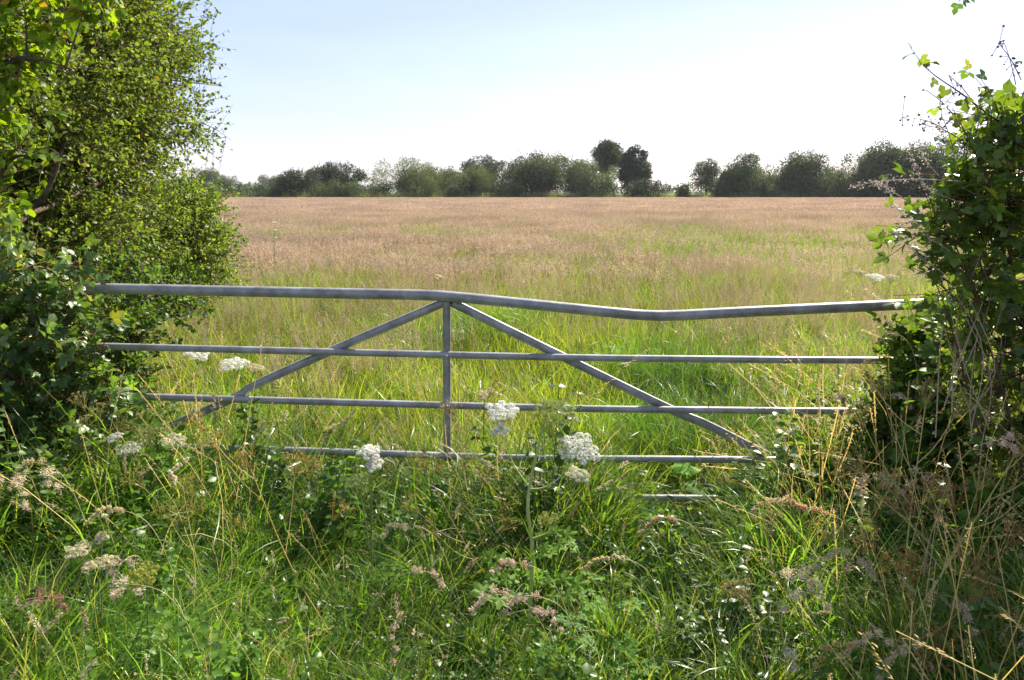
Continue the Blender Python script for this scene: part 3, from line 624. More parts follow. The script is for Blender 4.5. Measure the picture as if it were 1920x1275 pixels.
# ------------------------------------------------------------------ near shrubs
def bez(a, m, b, n):
    t = np.linspace(0, 1, n)[None, :, None]; return a[:, None] * (1 - t) ** 2 + 2 * m[:, None] * t * (1 - t) + b[:, None] * t * t
def in_spheres(n, S, shell=.5):
    S = np.asarray(S, float); w_ = S[:, 3] ** 2.4; i = rng.choice(len(S), n, p=w_ / w_.sum())
    d = norm(rng.normal(size=(n, 3))); r = rng.random(n) ** (shell)
    return S[i, :3] + d * (S[i, 3] * r)[:, None], d, i
def bush(root, S, limbs, nb, ntw, nlf, tpl, ls, ca, cb, mleaf, limb_r=.03, bark=(.10, .08, .06), twig=(.13, .09, .05), yel=None, yelp=0.0, droop=0.0, twl=.25, shell=.5, gap=.0, up=.6, flat=1.0, parts=('branches', 'twigs', 'foliage'), wid=1.0):
    nodes = []; bm_ = MB()
    for L in limbs:
        lr = limb_r
        if isinstance(L, tuple): L, lr = L
        n = 24; cp = catmull(L, n); nodes.append(cp); tubes(bm_, cp, lr * np.linspace(1, .12, n) ** 1.3, 7, bark)
    N0 = np.vstack(nodes)
    S = np.asarray(S, float); c, d, i = in_spheres(nb, S, .6); c[:, 1] = S[i, 1] + (c[:, 1] - S[i, 1]) * flat; c[:, 2] = np.maximum(c[:, 2], .08)
    def attach(c, nodes, bias):
        dd = ((c[:, None] - nodes[None]) ** 2).sum(-1) + bias * np.maximum(nodes[None, :, 2] - c[:, None, 2], 0)
        return nodes[dd.argmin(1)]
    a = attach(c, N0, .6); ln = np.linalg.norm(c - a, axis=1, keepdims=True)
    m_ = (a + c) / 2 + rng.normal(size=c.shape) * ln * .12 + np.array([0, 0, .12]) * ln
    B = bez(a, m_, c, 9); tubes(bm_, B, np.linspace(.30, .08, 9)[None] * limb_r * np.ones((nb, 1)), 5, bark)
    child(bm_, parts[0], M_BARK, root, True)
    N1 = np.vstack([N0, B.reshape(-1, 3)])
    c, d, i = in_spheres(int(ntw * 1.6), S, shell); c[:, 1] = S[i, 1] + (c[:, 1] - S[i, 1]) * flat; d[:, 1] *= flat
    if gap:
        v = np.sin(c[:, 0] * 7.1 + c[:, 2] * 3 + 2 * np.sin(c[:, 2] * 4)) * np.sin(c[:, 2] * 8.3 + c[:, 1] * 4 + 1.5 * np.sin(c[:, 0] * 5)) * .5 + .5; k = rng.random(len(c)) > gap * np.clip((v - .42) * 4, 0, 1); c = c[k]; d = d[k]
    c = c[:ntw]; d = d[:ntw]; ok = c[:, 2] > .05; c = c[ok]; d = d[ok]; nt_ = len(c)
    tm = MB(); e = []
    for s0 in range(0, nt_, 1500): e.append(attach(c[s0:s0 + 1500], N1, .3))
    a = np.vstack(e); v = c - a; ln = np.linalg.norm(v, axis=1, keepdims=True)
    # twigs longer than ~0.5 m start nearer
    a = c - v * np.minimum(1, .55 / np.maximum(ln, 1e-6))
    out = norm(norm(v) * .7 + d * .8 + rng.normal(size=c.shape) * .35 + np.array([0, 0, -droop]))
    e_ = c + out * twl * (.4 + .8 * rng.random((nt_, 1)))
    Bz = bez(a, c + rng.normal(size=c.shape) * .03, e_, 8)
    tubes(tm, Bz, np.linspace(.0035, .001, 8)[None] * np.ones((nt_, 1)), 3, shades(nt_, twig, np.array(twig) * .6))
    child(tm, parts[1], M_BARK, root)
    fm = MB(); N = nt_ * nlf; ti = np.repeat(np.arange(nt_), nlf); t = .25 + .78 * rng.random(N); t = np.minimum(t, 1)
    A, C2, E = Bz[ti, 0], Bz[ti, 3], Bz[ti, 7]
    Mm = (c + 0)[ti]
    pos = A * ((1 - t) ** 2)[:, None] + Mm * (2 * t * (1 - t))[:, None] + E * (t * t)[:, None]
    dirn = norm(E - A)
    tip = norm(dirn * .5 + rng.normal(size=(N, 3)) * .65 + np.array([0, 0, -droop]))
    nr = rng.normal(size=(N, 3)) * .55 + np.array([0, 0, up]) + np.array([.12, -.25, 0])
    cc = shades(N, ca, cb, .15)
    cl = (.8 + .4 * rng.random(nt_))[ti][:, None]; cc = cc * cl
    if yel is not None:
        k = rng.random(N) < yelp * (1 + 2 * (rng.random(nt_)[ti] > .7)); cc[k] = shades(k.sum(), yel, np.array(yel) * .7)
    sz = ls * (.6 + .6 * rng.random(N))
    place(fm, *tpl, pos, tip, nr, sz, cc, sz * wid)
    o = child(fm, parts[2], mleaf, root)
    return root
def SP(L): return [(*P(a, b, Y), PR(r, Y)) for a, b, r, Y in L]

# large hawthorn left
hw = thing('hawthorn_tree', 'big small leaved hawthorn arching over the left end of the gate', 'tree', (-5.0, 6.9, 0.0), None)
HY = lambda px: 5.3 + max(min(px, 450), -200) / 400 * 3.3
def HS(L, off=0.0): return [(*P(a, b, HY(a) + off), PR(r, HY(a) + off)) for a, b, r in L]
def HP(px, py, off=0.0): return P(px, py, HY(px) + off)
S = HS([(20, 120, 180), (110, 40, 140), (170, 0, 95), (215, -15, 62), (200, 120, 105), (255, 110, 76), (300, 118, 50), (340, 92, 34), (270, 215, 68), (325, 232, 38), (180, 240, 110), (240, 55, 62),
        (235, 305, 58), (70, 330, 140), (-120, 60, 150), (-120, 350, 140), (90, -90, 80), (150, 380, 95), (40, 440, 120), (372, 78, 13), (392, 262, 11), (285, 25, 26), (120, 180, 120), (120, 300, 100), (395, 72, 6), (415, 264, 7), (375, 160, 7)])
TR = HP(60, 400)
TB = (TR[0] - .25, TR[1] + .3)
L = [([(*TB, 0), (TB[0] + .1, TB[1], .8), HP(20, 440, -.5), HP(130, 370, -.7), HP(250, 305, -.5)], .05),
     ([(*TB, 0), (TB[0] + .1, TB[1], .9), HP(50, 380), HP(150, 330, -.6), HP(190, 200, -.6), HP(260, 100, -.5), HP(330, 60)], .04),
     ([(*TB, 0), (TB[0], TB[1], 1.2), HP(0, 250), HP(60, 50), HP(90, -80), HP(110, -150)], .07),
     ([(*TB, 0), (TB[0] - .3, TB[1], 1.4), HP(-100, 100), HP(-140, -60)], .05),
     ([HP(60, 400, -.4), HP(100, 330, -.7), HP(140, 200, -.7), HP(210, 50, -.4)], .03),
     ([HP(140, 200), HP(240, 130), HP(320, 150), HP(385, 158), HP(422, 163)], .016),
     ([HP(130, 370, -.7), HP(200, 335, -.7), HP(280, 300, -.6), HP(345, 270, -.3)], .026),
     ([HP(200, 250), HP(300, 235), HP(380, 232), HP(438, 265)], .016)]
hw.location = (*TB, 0)
bush(hw, S, L, 460, 7000, 18, SMALL, .037, (.075, .125, .022), (.20, .26, .05), M_LEAF, .028, (.12, .09, .06), (.17, .12, .06), yel=(.32, .24, .06), yelp=.015, shell=.42, gap=1.0, twl=.42, flat=.8)
# extra outlying sprays
hs = thing('hawthorn_shrub', 'low lighter green hedge shrub trailing into the field below the hawthorn', 'shrub', (-3.9, 8.2, 0), None)
S = HS([(330, 440, 88), (240, 410, 100), (385, 470, 46), (360, 400, 44), (150, 470, 110), (300, 530, 80), (395, 520, 40), (200, 560, 80), (40, 480, 120), (340, 350, 26), (420, 500, 22)], 1.0)
q0 = HP(250, 450, 1.0); hs.location = (q0[0] - .3, q0[1], 0); q1 = (q0[0] - .3, q0[1], 0.)
L = [[q1, HP(280, 500, 1.0), HP(330, 430, 1), HP(370, 400, 1)], [q1, HP(220, 480, 1), HP(170, 430, 1), HP(150, 380, 1)], [q1, HP(300, 530, 1), HP(370, 480, 1), HP(425, 465, 1)], [q1, HP(200, 560, 1), HP(120, 520, 1), HP(60, 470, 1)]]
bush(hs, S, L, 240, 3600, 18, SMALL, .038, (.09, .15, .026), (.22, .30, .055), M_LEAF, .03, (.10, .08, .055), (.14, .10, .05), yel=(.28, .25, .05), yelp=.02, gap=.6, twl=.3)
hz = thing('hazel_shrub', 'hazel with large bright yellow green leaves hanging in at the left edge', 'shrub', (-3.3, 4.3, 0), None)
S = SP([(0, 30, 95, 4.1), (120, 5, 45, 4.1), (30, 140, 45, 4.0), (175, -8, 32, 4.1), (105, 265, 16, 4.0), (90, 305, 20, 4.0), (25, 280, 42, 4.1), (-80, 200, 110, 4.3), (5, 380, 38, 4.2), (-90, 400, 90, 4.4), (-60, -100, 120, 4.3), (135, 130, 12, 4.0), (60, 200, 20, 4.0), (70, 70, 30, 4.0)])
L = [[(-3.3, 4.3, 0), (-3.3, 4.3, .9), P(-60, 200, 4.3), P(10, 20, 4.1), P(100, -60, 4.1)], [(-3.3, 4.3, 0), (-3.1, 4.4, 1), P(0, 330, 4.2), P(60, 290, 4.1), P(110, 290, 4.0)], [P(-20, 120, 4.2), P(60, 110, 4.0), P(135, 130, 4.0)], [(-3.3, 4.3, 0), (-3.5, 4.4, 1.2), P(-120, 0, 4.4), P(-80, -200, 4.4)]]
bush(hz, S, L, 90, 560, 7, ROUND, .050, (.10, .19, .012), (.20, .29, .02), M_HAZEL, .022, (.10, .08, .06), (.16, .12, .06), yel=(.42, .33, .03), yelp=.03, droop=.45, twl=.13)
# bramble mound at left
bl = thing('bramble_mound', 'bramble mound with shiny leaves swallowing the left end of the gate', 'bramble', (-2.75, 3.75, 0), None)
S = SP([(20, 620, 150, 3.7), (90, 570, 60, 3.75), (150, 650, 52, 3.7), (60, 520, 70, 3.6), (150, 495, 24, 3.7), (-120, 600, 190, 3.8), (130, 720, 90, 3.7), (20, 800, 130, 3.6), (190, 760, 60, 3.7), (150, 840, 60, 3.5), (-80, 520, 110, 3.8)])
L = [[(-2.75, 3.75, 0), (-2.7, 3.7, .6), P(60, 540, 3.7), P(160, 490, 3.7), P(195, 500, 3.65)], [(-2.75, 3.75, 0), (-2.5, 3.7, .5), P(120, 620, 3.7), P(200, 650, 3.65)], [(-2.75, 3.75, 0), (-2.9, 3.8, .7), P(-60, 520, 3.8), P(0, 480, 3.7)], [(-2.75, 3.75, 0), (-2.4, 3.6, .3), P(150, 780, 3.6), P(210, 800, 3.5)]]
bush(bl, S, L, 150, 1000, 3, TRI, .078, (.06, .12, .03), (.14, .22, .06), M_BRAM, .012, (.14, .07, .05), (.16, .09, .05), yel=(.26, .27, .04), yelp=.03, droop=.1, twl=.2, up=.8, flat=.7, gap=.3, parts=('canes', 'side_shoots', 'foliage'))
# small leaved undergrowth below it
ul = thing('undergrowth_bush', 'low tangled small leaved undergrowth at the foot of the bramble mound', 'shrub', (-2.2, 4.2, 0), None)
S = SP([(250, 600, 60, 4.3), (190, 700, 80, 4.2), (240, 780, 60, 4.1), (320, 560, 50, 5.0), (250, 530, 50, 5.2), (60, 740, 120, 4.0)])
L = [[(-2.2, 4.2, 0), (-2.2, 4.2, .4), P(230, 640, 4.3), P(280, 570, 4.8)], [(-2.2, 4.2, 0), (-2.4, 4.2, .4), P(120, 700, 4.1)]]
bush(ul, S, L, 60, 1100, 10, SMALL, .035, (.04, .09, .012), (.12, .20, .03), M_LEAF, .01, twl=.14, up=.5)
ur = thing('undergrowth_bush', 'small leaved green undergrowth wrapping the right ends of the rails below the bramble bush', 'shrub', (2.0, 3.7, 0), None)
S = SP([(1730, 680, 48, 3.75), (1700, 760, 55, 3.7), (1640, 830, 50, 3.7), (1770, 800, 70, 3.7), (1560, 880, 42, 3.65), (1740, 620, 32, 3.75), (1690, 640, 24, 3.8)])
L = [[(2.0, 3.7, 0), P(1740, 800, 3.72), P(1730, 680, 3.75), P(1720, 600, 3.78)], [(2.0, 3.7, 0), P(1660, 850, 3.7), P(1600, 830, 3.7)], [(2.0, 3.7, 0), P(1700, 800, 3.7), P(1670, 690, 3.75)]]
bush(ur, S, L, 60, 620, 10, SMALL, .042, (.07, .13, .02), (.16, .25, .04), M_LEAF, .008, twl=.14, up=.5)
# bramble at the right
br = thing('bramble_bush', 'tall bramble bush with large leaves and arching canes at the right edge', 'bramble', (2.35, 3.35, 0), None)
S = SP([(1900, 330, 110, 3.2), (1830, 300, 55, 3.15), (1800, 400, 75, 3.15), (1880, 470, 120, 3.2), (1765, 350, 30, 3.1), (1750, 420, 30, 3.1), (1775, 490, 40, 3.1), (1900, 230, 60, 3.2), (1850, 220, 25, 3.2), (2000, 300, 110, 3.4), (2030, 500, 120, 3.4), (1880, 640, 110, 3.3), (1950, 740, 110, 3.4), (1815, 560, 50, 3.25), (1880, 780, 80, 3.4), (1990, 190, 60, 3.3), (1790, 640, 36, 3.3)])
L = [[(2.35, 3.35, 0), (2.3, 3.3, .9), P(1960, 330, 3.2), P(1840, 205, 3.1), P(1745, 135, 3.05), P(1706, 88, 3.0)],
     [(2.35, 3.35, 0), (2.2, 3.3, .8), P(1880, 420, 3.1), P(1810, 250, 3.05), P(1775, 185, 3.0)],
     [(2.35, 3.35, 0), (2.1, 3.2, .6), P(1800, 480, 3.1), P(1720, 400, 3.05)],
     [(2.35, 3.35, 0), (2.0, 3.2, .5), P(1780, 600, 3.1), P(1730, 480, 3.1)],
     [(2.35, 3.35, 0), (2.5, 3.4, 1.2), P(1990, 150, 3.3), P(1930, 90, 3.2)],
     [(2.35, 3.35, 0), (2.6, 3.2, .8), P(2050, 500, 3.2), P(1900, 640, 3.0)]]
bush(br, S, L, 210, 900, 3, TRI, .078, (.065, .12, .024), (.17, .25, .045), M_BRAM, .0085, (.10, .055, .05), (.15, .08, .06), yel=(.26, .27, .04), yelp=.03, droop=.15, twl=.2, up=.8, flat=.7, gap=.4, parts=('canes', 'side_shoots', 'foliage'))
# leaves and flower buds on the arching canes, dead sprays
fm = MB()
cp = catmull([P(1880, 240, 3.15), P(1840, 205, 3.1), P(1745, 135, 3.05), P(1706, 88, 3.0)], 14)
cp2 = catmull([P(1860, 380, 3.08), P(1810, 250, 3.05), P(1775, 185, 3.0)], 10); pp = np.vstack([cp, cp2]); n = len(pp)
place(fm, *TRI, pp, rng.normal(size=(n, 3)) * .6 + np.array([-.2, 0, -.35]), rng.normal(size=(n, 3)) * .5 + np.array([0, -.4, .5]), .055 * (.6 + .7 * rng.random(n)), shades(n, (.07, .14, .02), (.20, .22, .03)))
child(fm, 'foliage', M_BRAM, br)
def buds(root, starts, n=7, ln=.16, c=(.16, .13, .11), name='flower_panicle', br_=.004):
    mb = MB()
    for s_, d_ in starts:
        s_ = np.asarray(s_); d_ = norm(np.asarray(d_, float)); pts = catmull([s_, s_ + d_ * ln * .5 + [0, 0, .01], s_ + d_ * ln], 8)
        tubes(mb, pts, np.linspace(.0024, .0014, 8), 4, (.14, .13, .08))
        for i in range(n):
            q = pts[rng.integers(2, 8)]; o = q + rng.normal(size=3) * .022
            tubes(mb, np.array([[q, o]]), [.0013, .0011], 3, (.15, .14, .08))
            a = norm(rng.normal(size=3)); k = br_ * (.8 + .6 * rng.random())
            tubes(mb, np.array([[o - a * k, o - a * k * .5, o + a * k * .4, o + a * k]]), [k * .3, k, k * .9, k * .2], 5, shades(1, c, np.array(c) * 1.5)[0])
    child(mb, name, M_STEM, root)
buds(br, [(P(1800, 260, 3.05), (-1, 0, .35)), (P(1795, 225, 3.05), (-.7, 0, .6)), (P(1770, 240, 3.02), (-1, 0, .25)), (P(1905, 160, 3.1), (-.4, 0, 1)), (P(1915, 150, 3.1), (-.6, 0, .8)), (P(1830, 200, 3.1), (-.5, 0, .5)), (P(1840, 270, 3.1), (-.8, 0, .5)), (P(1790, 290, 3.1), (-.4, 0, .9))], 9)
def dead(root):
    mb = MB()
    for L_ in ([P(1800, 340, 3.0), P(1720, 336, 2.98), P(1650, 340, 2.96), P(1598, 350, 2.95)], [P(1700, 375, 2.98), P(1665, 355, 2.97), P(1640, 342, 2.96)], [P(1780, 470, 3.0), P(1735, 440, 3.0), P(1682, 392, 3.0)],
               [P(1780, 520, 3.0), P(1730, 485, 3.0), P(1680, 440, 3.0)], [P(1800, 380, 3.0), P(1735, 350, 3.0), P(1708, 290, 3.0)], [P(1760, 330, 3.0), P(1735, 300, 3.), P(1722, 262, 3.)], [P(1795, 330, 3.0), P(1785, 280, 3.), P(1750, 230, 3.)]):
        cp = catmull(L_, 14); tubes(mb, cp, np.linspace(.0022, .0008, 14), 4, (.34, .29, .25))
        q = np.repeat(cp[5:], 14, 0); m = len(q); q = q + rng.normal(size=(m, 3)) * .007
        place(mb, *DIA, q, rdir(m), rdir(m), .009, shades(m, (.30, .27, .24), (.5, .46, .42)), .004)
    child(mb, 'dead_sprays', M_STRAW, root)
dead(br)
mb = MB()
for q in range(16):
    a = P(1740 + 170 * rng.random(), 880 - 200 * rng.random(), 3.0 + .3 * rng.random()); b = P(1730 + 190 * rng.random(), 420 + 200 * rng.random(), 2.95 + .3 * rng.random())
    curve_tube(mb, [a, (a + b) / 2 + rng.normal(size=3) * .06, b], .0028, .0012, 5, (.44, .36, .27), 10)
child(mb, 'dead_canes', M_STRAW, br)
# overhanging shoot tip in the top right corner
sp = [P(2080, 250, 3.0), P(2010, -60, 2.9), P(1880, -60, 2.85), P(1798, 2, 2.8)]
mb = MB(); curve_tube(mb, sp, .004, .0012, 6, (.12, .08, .06), 24); child(mb, 'cane', M_BARK, br, True)
fm = MB(); cp = catmull(sp, 20)[8:]; cp[-1] += [0, 0, -.0]; n = len(cp)
place(fm, *TRI, cp, np.tile([-.2, 0, -1.], (n, 1)) + rng.normal(size=(n, 3)) * .3, rdir(n), .045, shades(n, (.06, .12, .02), (.12, .2, .03))); child(fm, 'foliage', M_BRAM, br)

# small shrubs / nettles as leafy plants
def nettle(root, stems, h, ls, ca, cb, tpl=OV, rad=.12, mat=None):
    b = np.array(root.location); mb = MB(); st = MB()
    for i in range(stems):
        a = rng.random() * 6.28; r = rad * math.sqrt(rng.random()); hh = h * (.65 + .4 * rng.random()); p0 = b + [math.cos(a) * r, math.sin(a) * r, 0]
        ln_ = rng.normal(size=2) * .12 * hh
        pts = catmull([p0, p0 + [ln_[0] * .3, ln_[1] * .3, hh * .5], p0 + [ln_[0], ln_[1], hh]], 16)
        tubes(st, pts, np.linspace(.003, .0012, 16), 5, (.10, .13, .05))
        q = np.repeat(pts[3:], 2, 0); m = len(q); an = np.repeat(np.arange(m // 2) * 1.57 + a, 2) + np.tile([0, np.pi], m // 2)
        tip = np.stack([np.cos(an), np.sin(an), -.35 + .3 * rng.random(m)], 1); t = np.repeat(np.linspace(.25, 1, m // 2), 2)
        place(mb, *tpl, q, tip, np.tile([0, 0, 1.], (m, 1)) + rng.normal(size=(m, 3)) * .55, ls * (1.25 - .85 * t) * (.8 + .4 * rng.random(m)), shades(m, ca, cb))
    child(st, 'stem', M_STEM, root); child(mb, 'leaves', mat or M_LEAF, root)
def gl(px, py, Y, dz=0):   # ground point below a pixel
    q = P(px, py, Y); return (float(q[0]), float(Y), float(gz(q[0], Y)) + dz)
NG = [(1500, 860, 3.72, 12, .42, .065, 'clump of nettles in front of the right end of the lower rails'), (1590, 880, 3.6, 12, .5, .06, 'nettle clump beside the bramble at the gate foot'),
      (1560, 760, 4.5, 12, .72, .06, 'nettle clump growing behind the two middle rails at the right'), (1680, 720, 3.9, 14, .75, .05, 'leafy stems crowding the right end of the gate'),
      (30, 780, 3.1, 12, .80, .06, 'bright green leafy stems at the left edge below the bramble mound'), (110, 900, 3.0, 10, .5, .06, 'low leafy clump at the left edge of the verge'),
      (1740, 640, 3.6, 12, 1.0, .045, 'thin leafy stems rising past the right end of the top rail'), (1400, 1160, 2.6, 8, .25, .06, 'low bright green leafy clump right of the tall hogweed'), (1660, 820, 3.5, 10, .55, .055, 'dark leafy clump below the bramble bush')]
for px, py, Y, ns, h, ls, lab in NG:
    r_ = thing('nettle_clump', lab, 'weed', gl(px, py, Y), 'leafy weed clumps round the gate')
    nettle(r_, ns, h, ls, (.045, .10, .014), (.11, .20, .03), rad=.16)

# ------------------------------------------------------------------ umbellifers
def umbel(root, c, nrm, r, nu, colr, dense=True, hgt=.5, name='umbel', rayc=(.16, .22, .06), ball=False, fs=.0048, ray=True):
    """flat topped flower head: rays from c - nrm*h up to nu small domed clusters"""
    c = np.asarray(c); nrm = norm(np.asarray(nrm, float)); a = norm(np.cross(nrm, [.3, .9, .1])); b = np.cross(nrm, a)
    fl = MB(); ry = MB(); hub = c - nrm * r * hgt * 1.3
    for i in range(nu):
        rr = r * math.sqrt((i + .5) / nu) * .86; th = i * 2.399963
        p = c + a * math.cos(th) * rr + b * math.sin(th) * rr + nrm * (r * .22 * (1 - (rr / r) ** 2)) + rng.normal(size=3) * r * .04
        if ray: tubes(ry, catmull([hub, (hub + p) / 2 - nrm * r * .08 + a * math.cos(th) * rr * .1, p], 6)[None], [.0009] * 6, 3, rayc)
        ur = r / math.sqrt(nu) * .98 * (.8 + .35 * rng.random())
        n = 85 if dense else 34
        d = rng.normal(size=(n, 3)); d = norm(d)
        if not ball: d = d - nrm * np.minimum((d @ nrm), 0)[:, None] * 1.2; 
        d = norm(d); q = p + (d - nrm * (d @ nrm)[:, None] * (.45 if not ball else 0)) * ur * (.75 + .3 * rng.random((n, 1)))
        cc = shades(n, colr, np.array(colr) * .82, .06)
        # five petalled florets as crossed diamonds
        tp = rng.normal(size=(n, 3)); tp = tp - d * (tp * d).sum(1, keepdims=True)
        place(fl, *FLO, q, tp, d + rng.normal(size=(n, 3)) * .25, fs * (.8 + .5 * rng.random(n)), cc)
    child(ry, 'rays' if ray else 'rays', M_STEM, root) if ray else None
    return child(fl, name, M_WHITE, root)
def flo():
    V = [[0, 0, 0]]; F = []
    for i in range(5):
        t = i * 2 * math.pi / 5
        V += [[.5 * math.cos(t - .38), .5 * math.sin(t - .38), .05], [math.cos(t) * .95, math.sin(t) * .95, .16], [.5 * math.cos(t + .38), .5 * math.sin(t + .38), .05]]
        F.append([0, 1 + 3 * i, 2 + 3 * i, 3 + 3 * i])
    return np.array(V), np.array(F)
FLO = flo()
WH = (.88, .87, .80); GRN = (.30, .36, .14); CRM = (.70, .64, .42)
def stemset(root, lines, c=(.36, .42, .13)):
    for L_, r0, r1 in lines:
        mb = MB(); curve_tube(mb, L_, r0, r1, 8, c, max(10, len(L_) * 6)); child(mb, 'stem', M_STEM, root, True)
def bigleaf(root, pos, tip, nrm, size, c=(.13, .25, .03), tpl=None, name='leaf'):
    mb = MB(); tpl = tpl or LOB
    place(mb, *tpl, np.array([pos]), np.array([tip], float), np.array([nrm], float), size, c)
    return child(mb, name, M_HAZEL, root, True)
GH = 'umbel flowered plants'
Y0 = 2.72
b0 = gl(992, 1275, Y0)
h1 = thing('hogweed', 'tall central hogweed with three white umbels and one green seed head before the gate', 'wildflower', b0, GH)
stemset(h1, [([b0, P(991, 1180, Y0), P(996, 1100, Y0), P(998, 1030, Y0), P(990, 960, Y0 - .02), P(992, 918, Y0), P(1004, 860, Y0), P(1018, 800, Y0 + .02)], .0085, .0045),
             ([P(992, 914, Y0), P(975, 890, Y0), P(958, 860, Y0 + .02), P(948, 815, Y0 + .03)], .003, .002),
             ([P(993, 917, Y0), P(1020, 914, Y0), P(1050, 895, Y0), P(1072, 864, Y0)], .0032, .002),
             ([P(998, 1010, Y0 + .02), P(1030, 995, Y0 + .03), P(1060, 950, Y0 + .04), P(1077, 915, Y0 + .04)], .003, .002)])
umbel(h1, P(942, 775, Y0 + .03), (.0, -.35, .93), PR(34, Y0), 14, WH)
umbel(h1, P(936, 805, Y0 - .01), (-.15, -.95, .35), PR(16, Y0), 5, WH)
umbel(h1, P(1086, 843, Y0), (.15, -.55, .83), PR(40, Y0), 18, WH)
umbel(h1, P(1082, 893, Y0 + .04), (.1, -.3, .95), PR(26, Y0), 11, (.66, .66, .48))
umbel(h1, P(1038, 775, Y0 + .02), (.1, -.25, .97), PR(48, Y0), 20, (.30, .36, .10), False, .9, 'seed_head', ball=True, fs=.0062)
umbel(h1, P(1030, 975, Y0 + .02), (.1, -.3, .95), PR(22, Y0), 9, (.34, .38, .10), False, ball=True, name='seed_head')
for q, tpv, nv, s in ((P(985, 1100, Y0), (-1, -.5, .15), (.1, -.5, .85), .17), (P(970, 1090, Y0), (-.6, .2, .5), (.3, -.6, .7), .13), (P(990, 1150, Y0), (.05, -.6, -.6), (0, -.7, .6), .10), (P(1000, 1020, Y0), (.9, .1, .25), (-.2, -.5, .85), .13), (P(1010, 1110, Y0), (1, .1, .2), (0, -.5, .85), .15), (P(1000, 1030, Y0), (.5, -.6, .2), (0, -.3, .9), .10)):
    bigleaf(h1, q, tpv, nv, s * 1.35, (.16, .28, .035))
def hog(base, heads, lab, name='hogweed', lv=0, sc_=(.14, .18, .07)):
    """heads: (px,py,Y,rpx,colour,n,normal,kind)"""
    r_ = thing(name, lab, 'wildflower', base, GH); b = np.array(base)
    for k, (px, py, Y, rp, c, n, nv, kind) in enumerate(heads):
        e = P(px, py, Y); rr = PR(rp, Y); nn = norm(np.array(nv, float)); hub = e - nn * rr * .6
        j = b + (hub - b) * np.array([.25, .25, .55]) if k else b
        stemset(r_, [([tuple(j), tuple(j + (hub - j) * np.array([.35, .35, .5])), tuple(j + (hub - j) * np.array([.8, .8, .85])), tuple(hub)], (.0045 if not k else .003) * (.5 if Y > 5 else 1), .0015)], (.36, .33, .16) if Y > 5 else sc_)
        umbel(r_, e, nv, rr, n, c, kind == '', .5 if kind != 'seed' else .9, 'umbel' if kind != 'seed' else 'seed_head', ball=kind == 'seed', fs=.005 if Y < 4 else .006)
    for i in range(lv):
        a = rng.random() * 6.28; bigleaf(r_, b + [0, 0, .12 + .1 * rng.random()], (math.cos(a), math.sin(a), .3), (0, -.3, .9), .16 + .06 * rng.random())
    return r_
hog(gl(700, 1150, 2.95), [(692, 850, 2.95, 24, WH, 11, (.05, -.35, .93), ''), (700, 872, 2.93, 18, WH, 8, (.3, -.5, .8), ''), (672, 905, 2.95, 26, (.26, .33, .12), 12, (0, -.3, .95), 'seed')], 'hogweed left of centre with two small white heads against the fourth rail', lv=2)
hog(gl(270, 1000, 3.25), [(245, 842, 3.2, 25, (.60, .58, .48), 12, (0, -.2, .98), 'thin'), (328, 828, 3.25, 25, (.70, .66, .48), 12, (.1, -.2, .97), 'thin'), (215, 822, 3.2, 17, (.6, .6, .5), 8, (-.2, -.2, .9), 'thin'), (285, 815, 3.3, 40, (.34, .34, .12), 16, (0, -.3, .95), 'seed')], 'hogweed with greyish faded umbels beside the left end of the fourth rail', lv=2)
hog(gl(440, 800, 4.6), [(438, 686, 4.6, 30, WH, 14, (0, -.25, .97), ''), (370, 668, 4.6, 24, WH, 10, (.1, -.2, .97), ''), (478, 692, 4.65, 16, CRM, 8, (.3, -.2, .9), '')], 'white umbels seen edge on behind the gate below the second rail', 'hogweed')
hog(gl(180, 1150, 2.4), [(150, 1032, 2.4, 27, CRM, 12, (0, -.25, .97), 'thin'), (200, 1055, 2.42, 21, CRM, 9, (.2, -.3, .9), 'thin'), (190, 1008, 2.45, 15, CRM, 7, (0, -.3, .9), 'thin'), (168, 1062, 2.38, 16, CRM, 7, (0, -.3, .9), 'thin')], 'cream umbels of a low plant in the bottom left corner area', 'cow_parsley')
hog(gl(270, 1160, 2.3), [(270, 1080, 2.3, 36, (.38, .38, .08), 12, (0, -.4, .9), 'seed')], 'low yellow green seed head right of the cream umbels', 'wild_parsnip')
hog(gl(905, 860, 4.2), [(908, 742, 4.2, 16, CRM, 8, (0, -.3, .95), '')], 'small pale umbel just behind the third rail left of the tall hogweed', 'hogweed')
hog(gl(1640, 640, 6.8), [(1640, 522, 6.8, 18, WH, 8, (0, -.2, .97), ''), (1672, 522, 6.8, 14, CRM, 8, (0, -.2, .97), ''), (1612, 512, 6.9, 12, CRM, 7, (0, -.2, .97), '')], 'pale umbels out in the field above the top rail near the bramble', 'hogweed')
hog(gl(515, 560, 11.0), [(514, 418, 11.0, 4, WH, 4, (0, -.2, .97), ''), (517, 432, 11.0, 3, WH, 4, (0, -.2, .97), ''), (517, 446, 11.0, 2, WH, 4, (0, -.2, .97), '')], 'lone tall white flowering stem standing in the field at the left', 'white_flower')
hog(gl(822, 620, 6.5), [(822, 521, 6.5, 12, CRM, 7, (.2, -.2, .97), '')], 'single small umbel in the field above the top rail by the dent', 'hogweed')

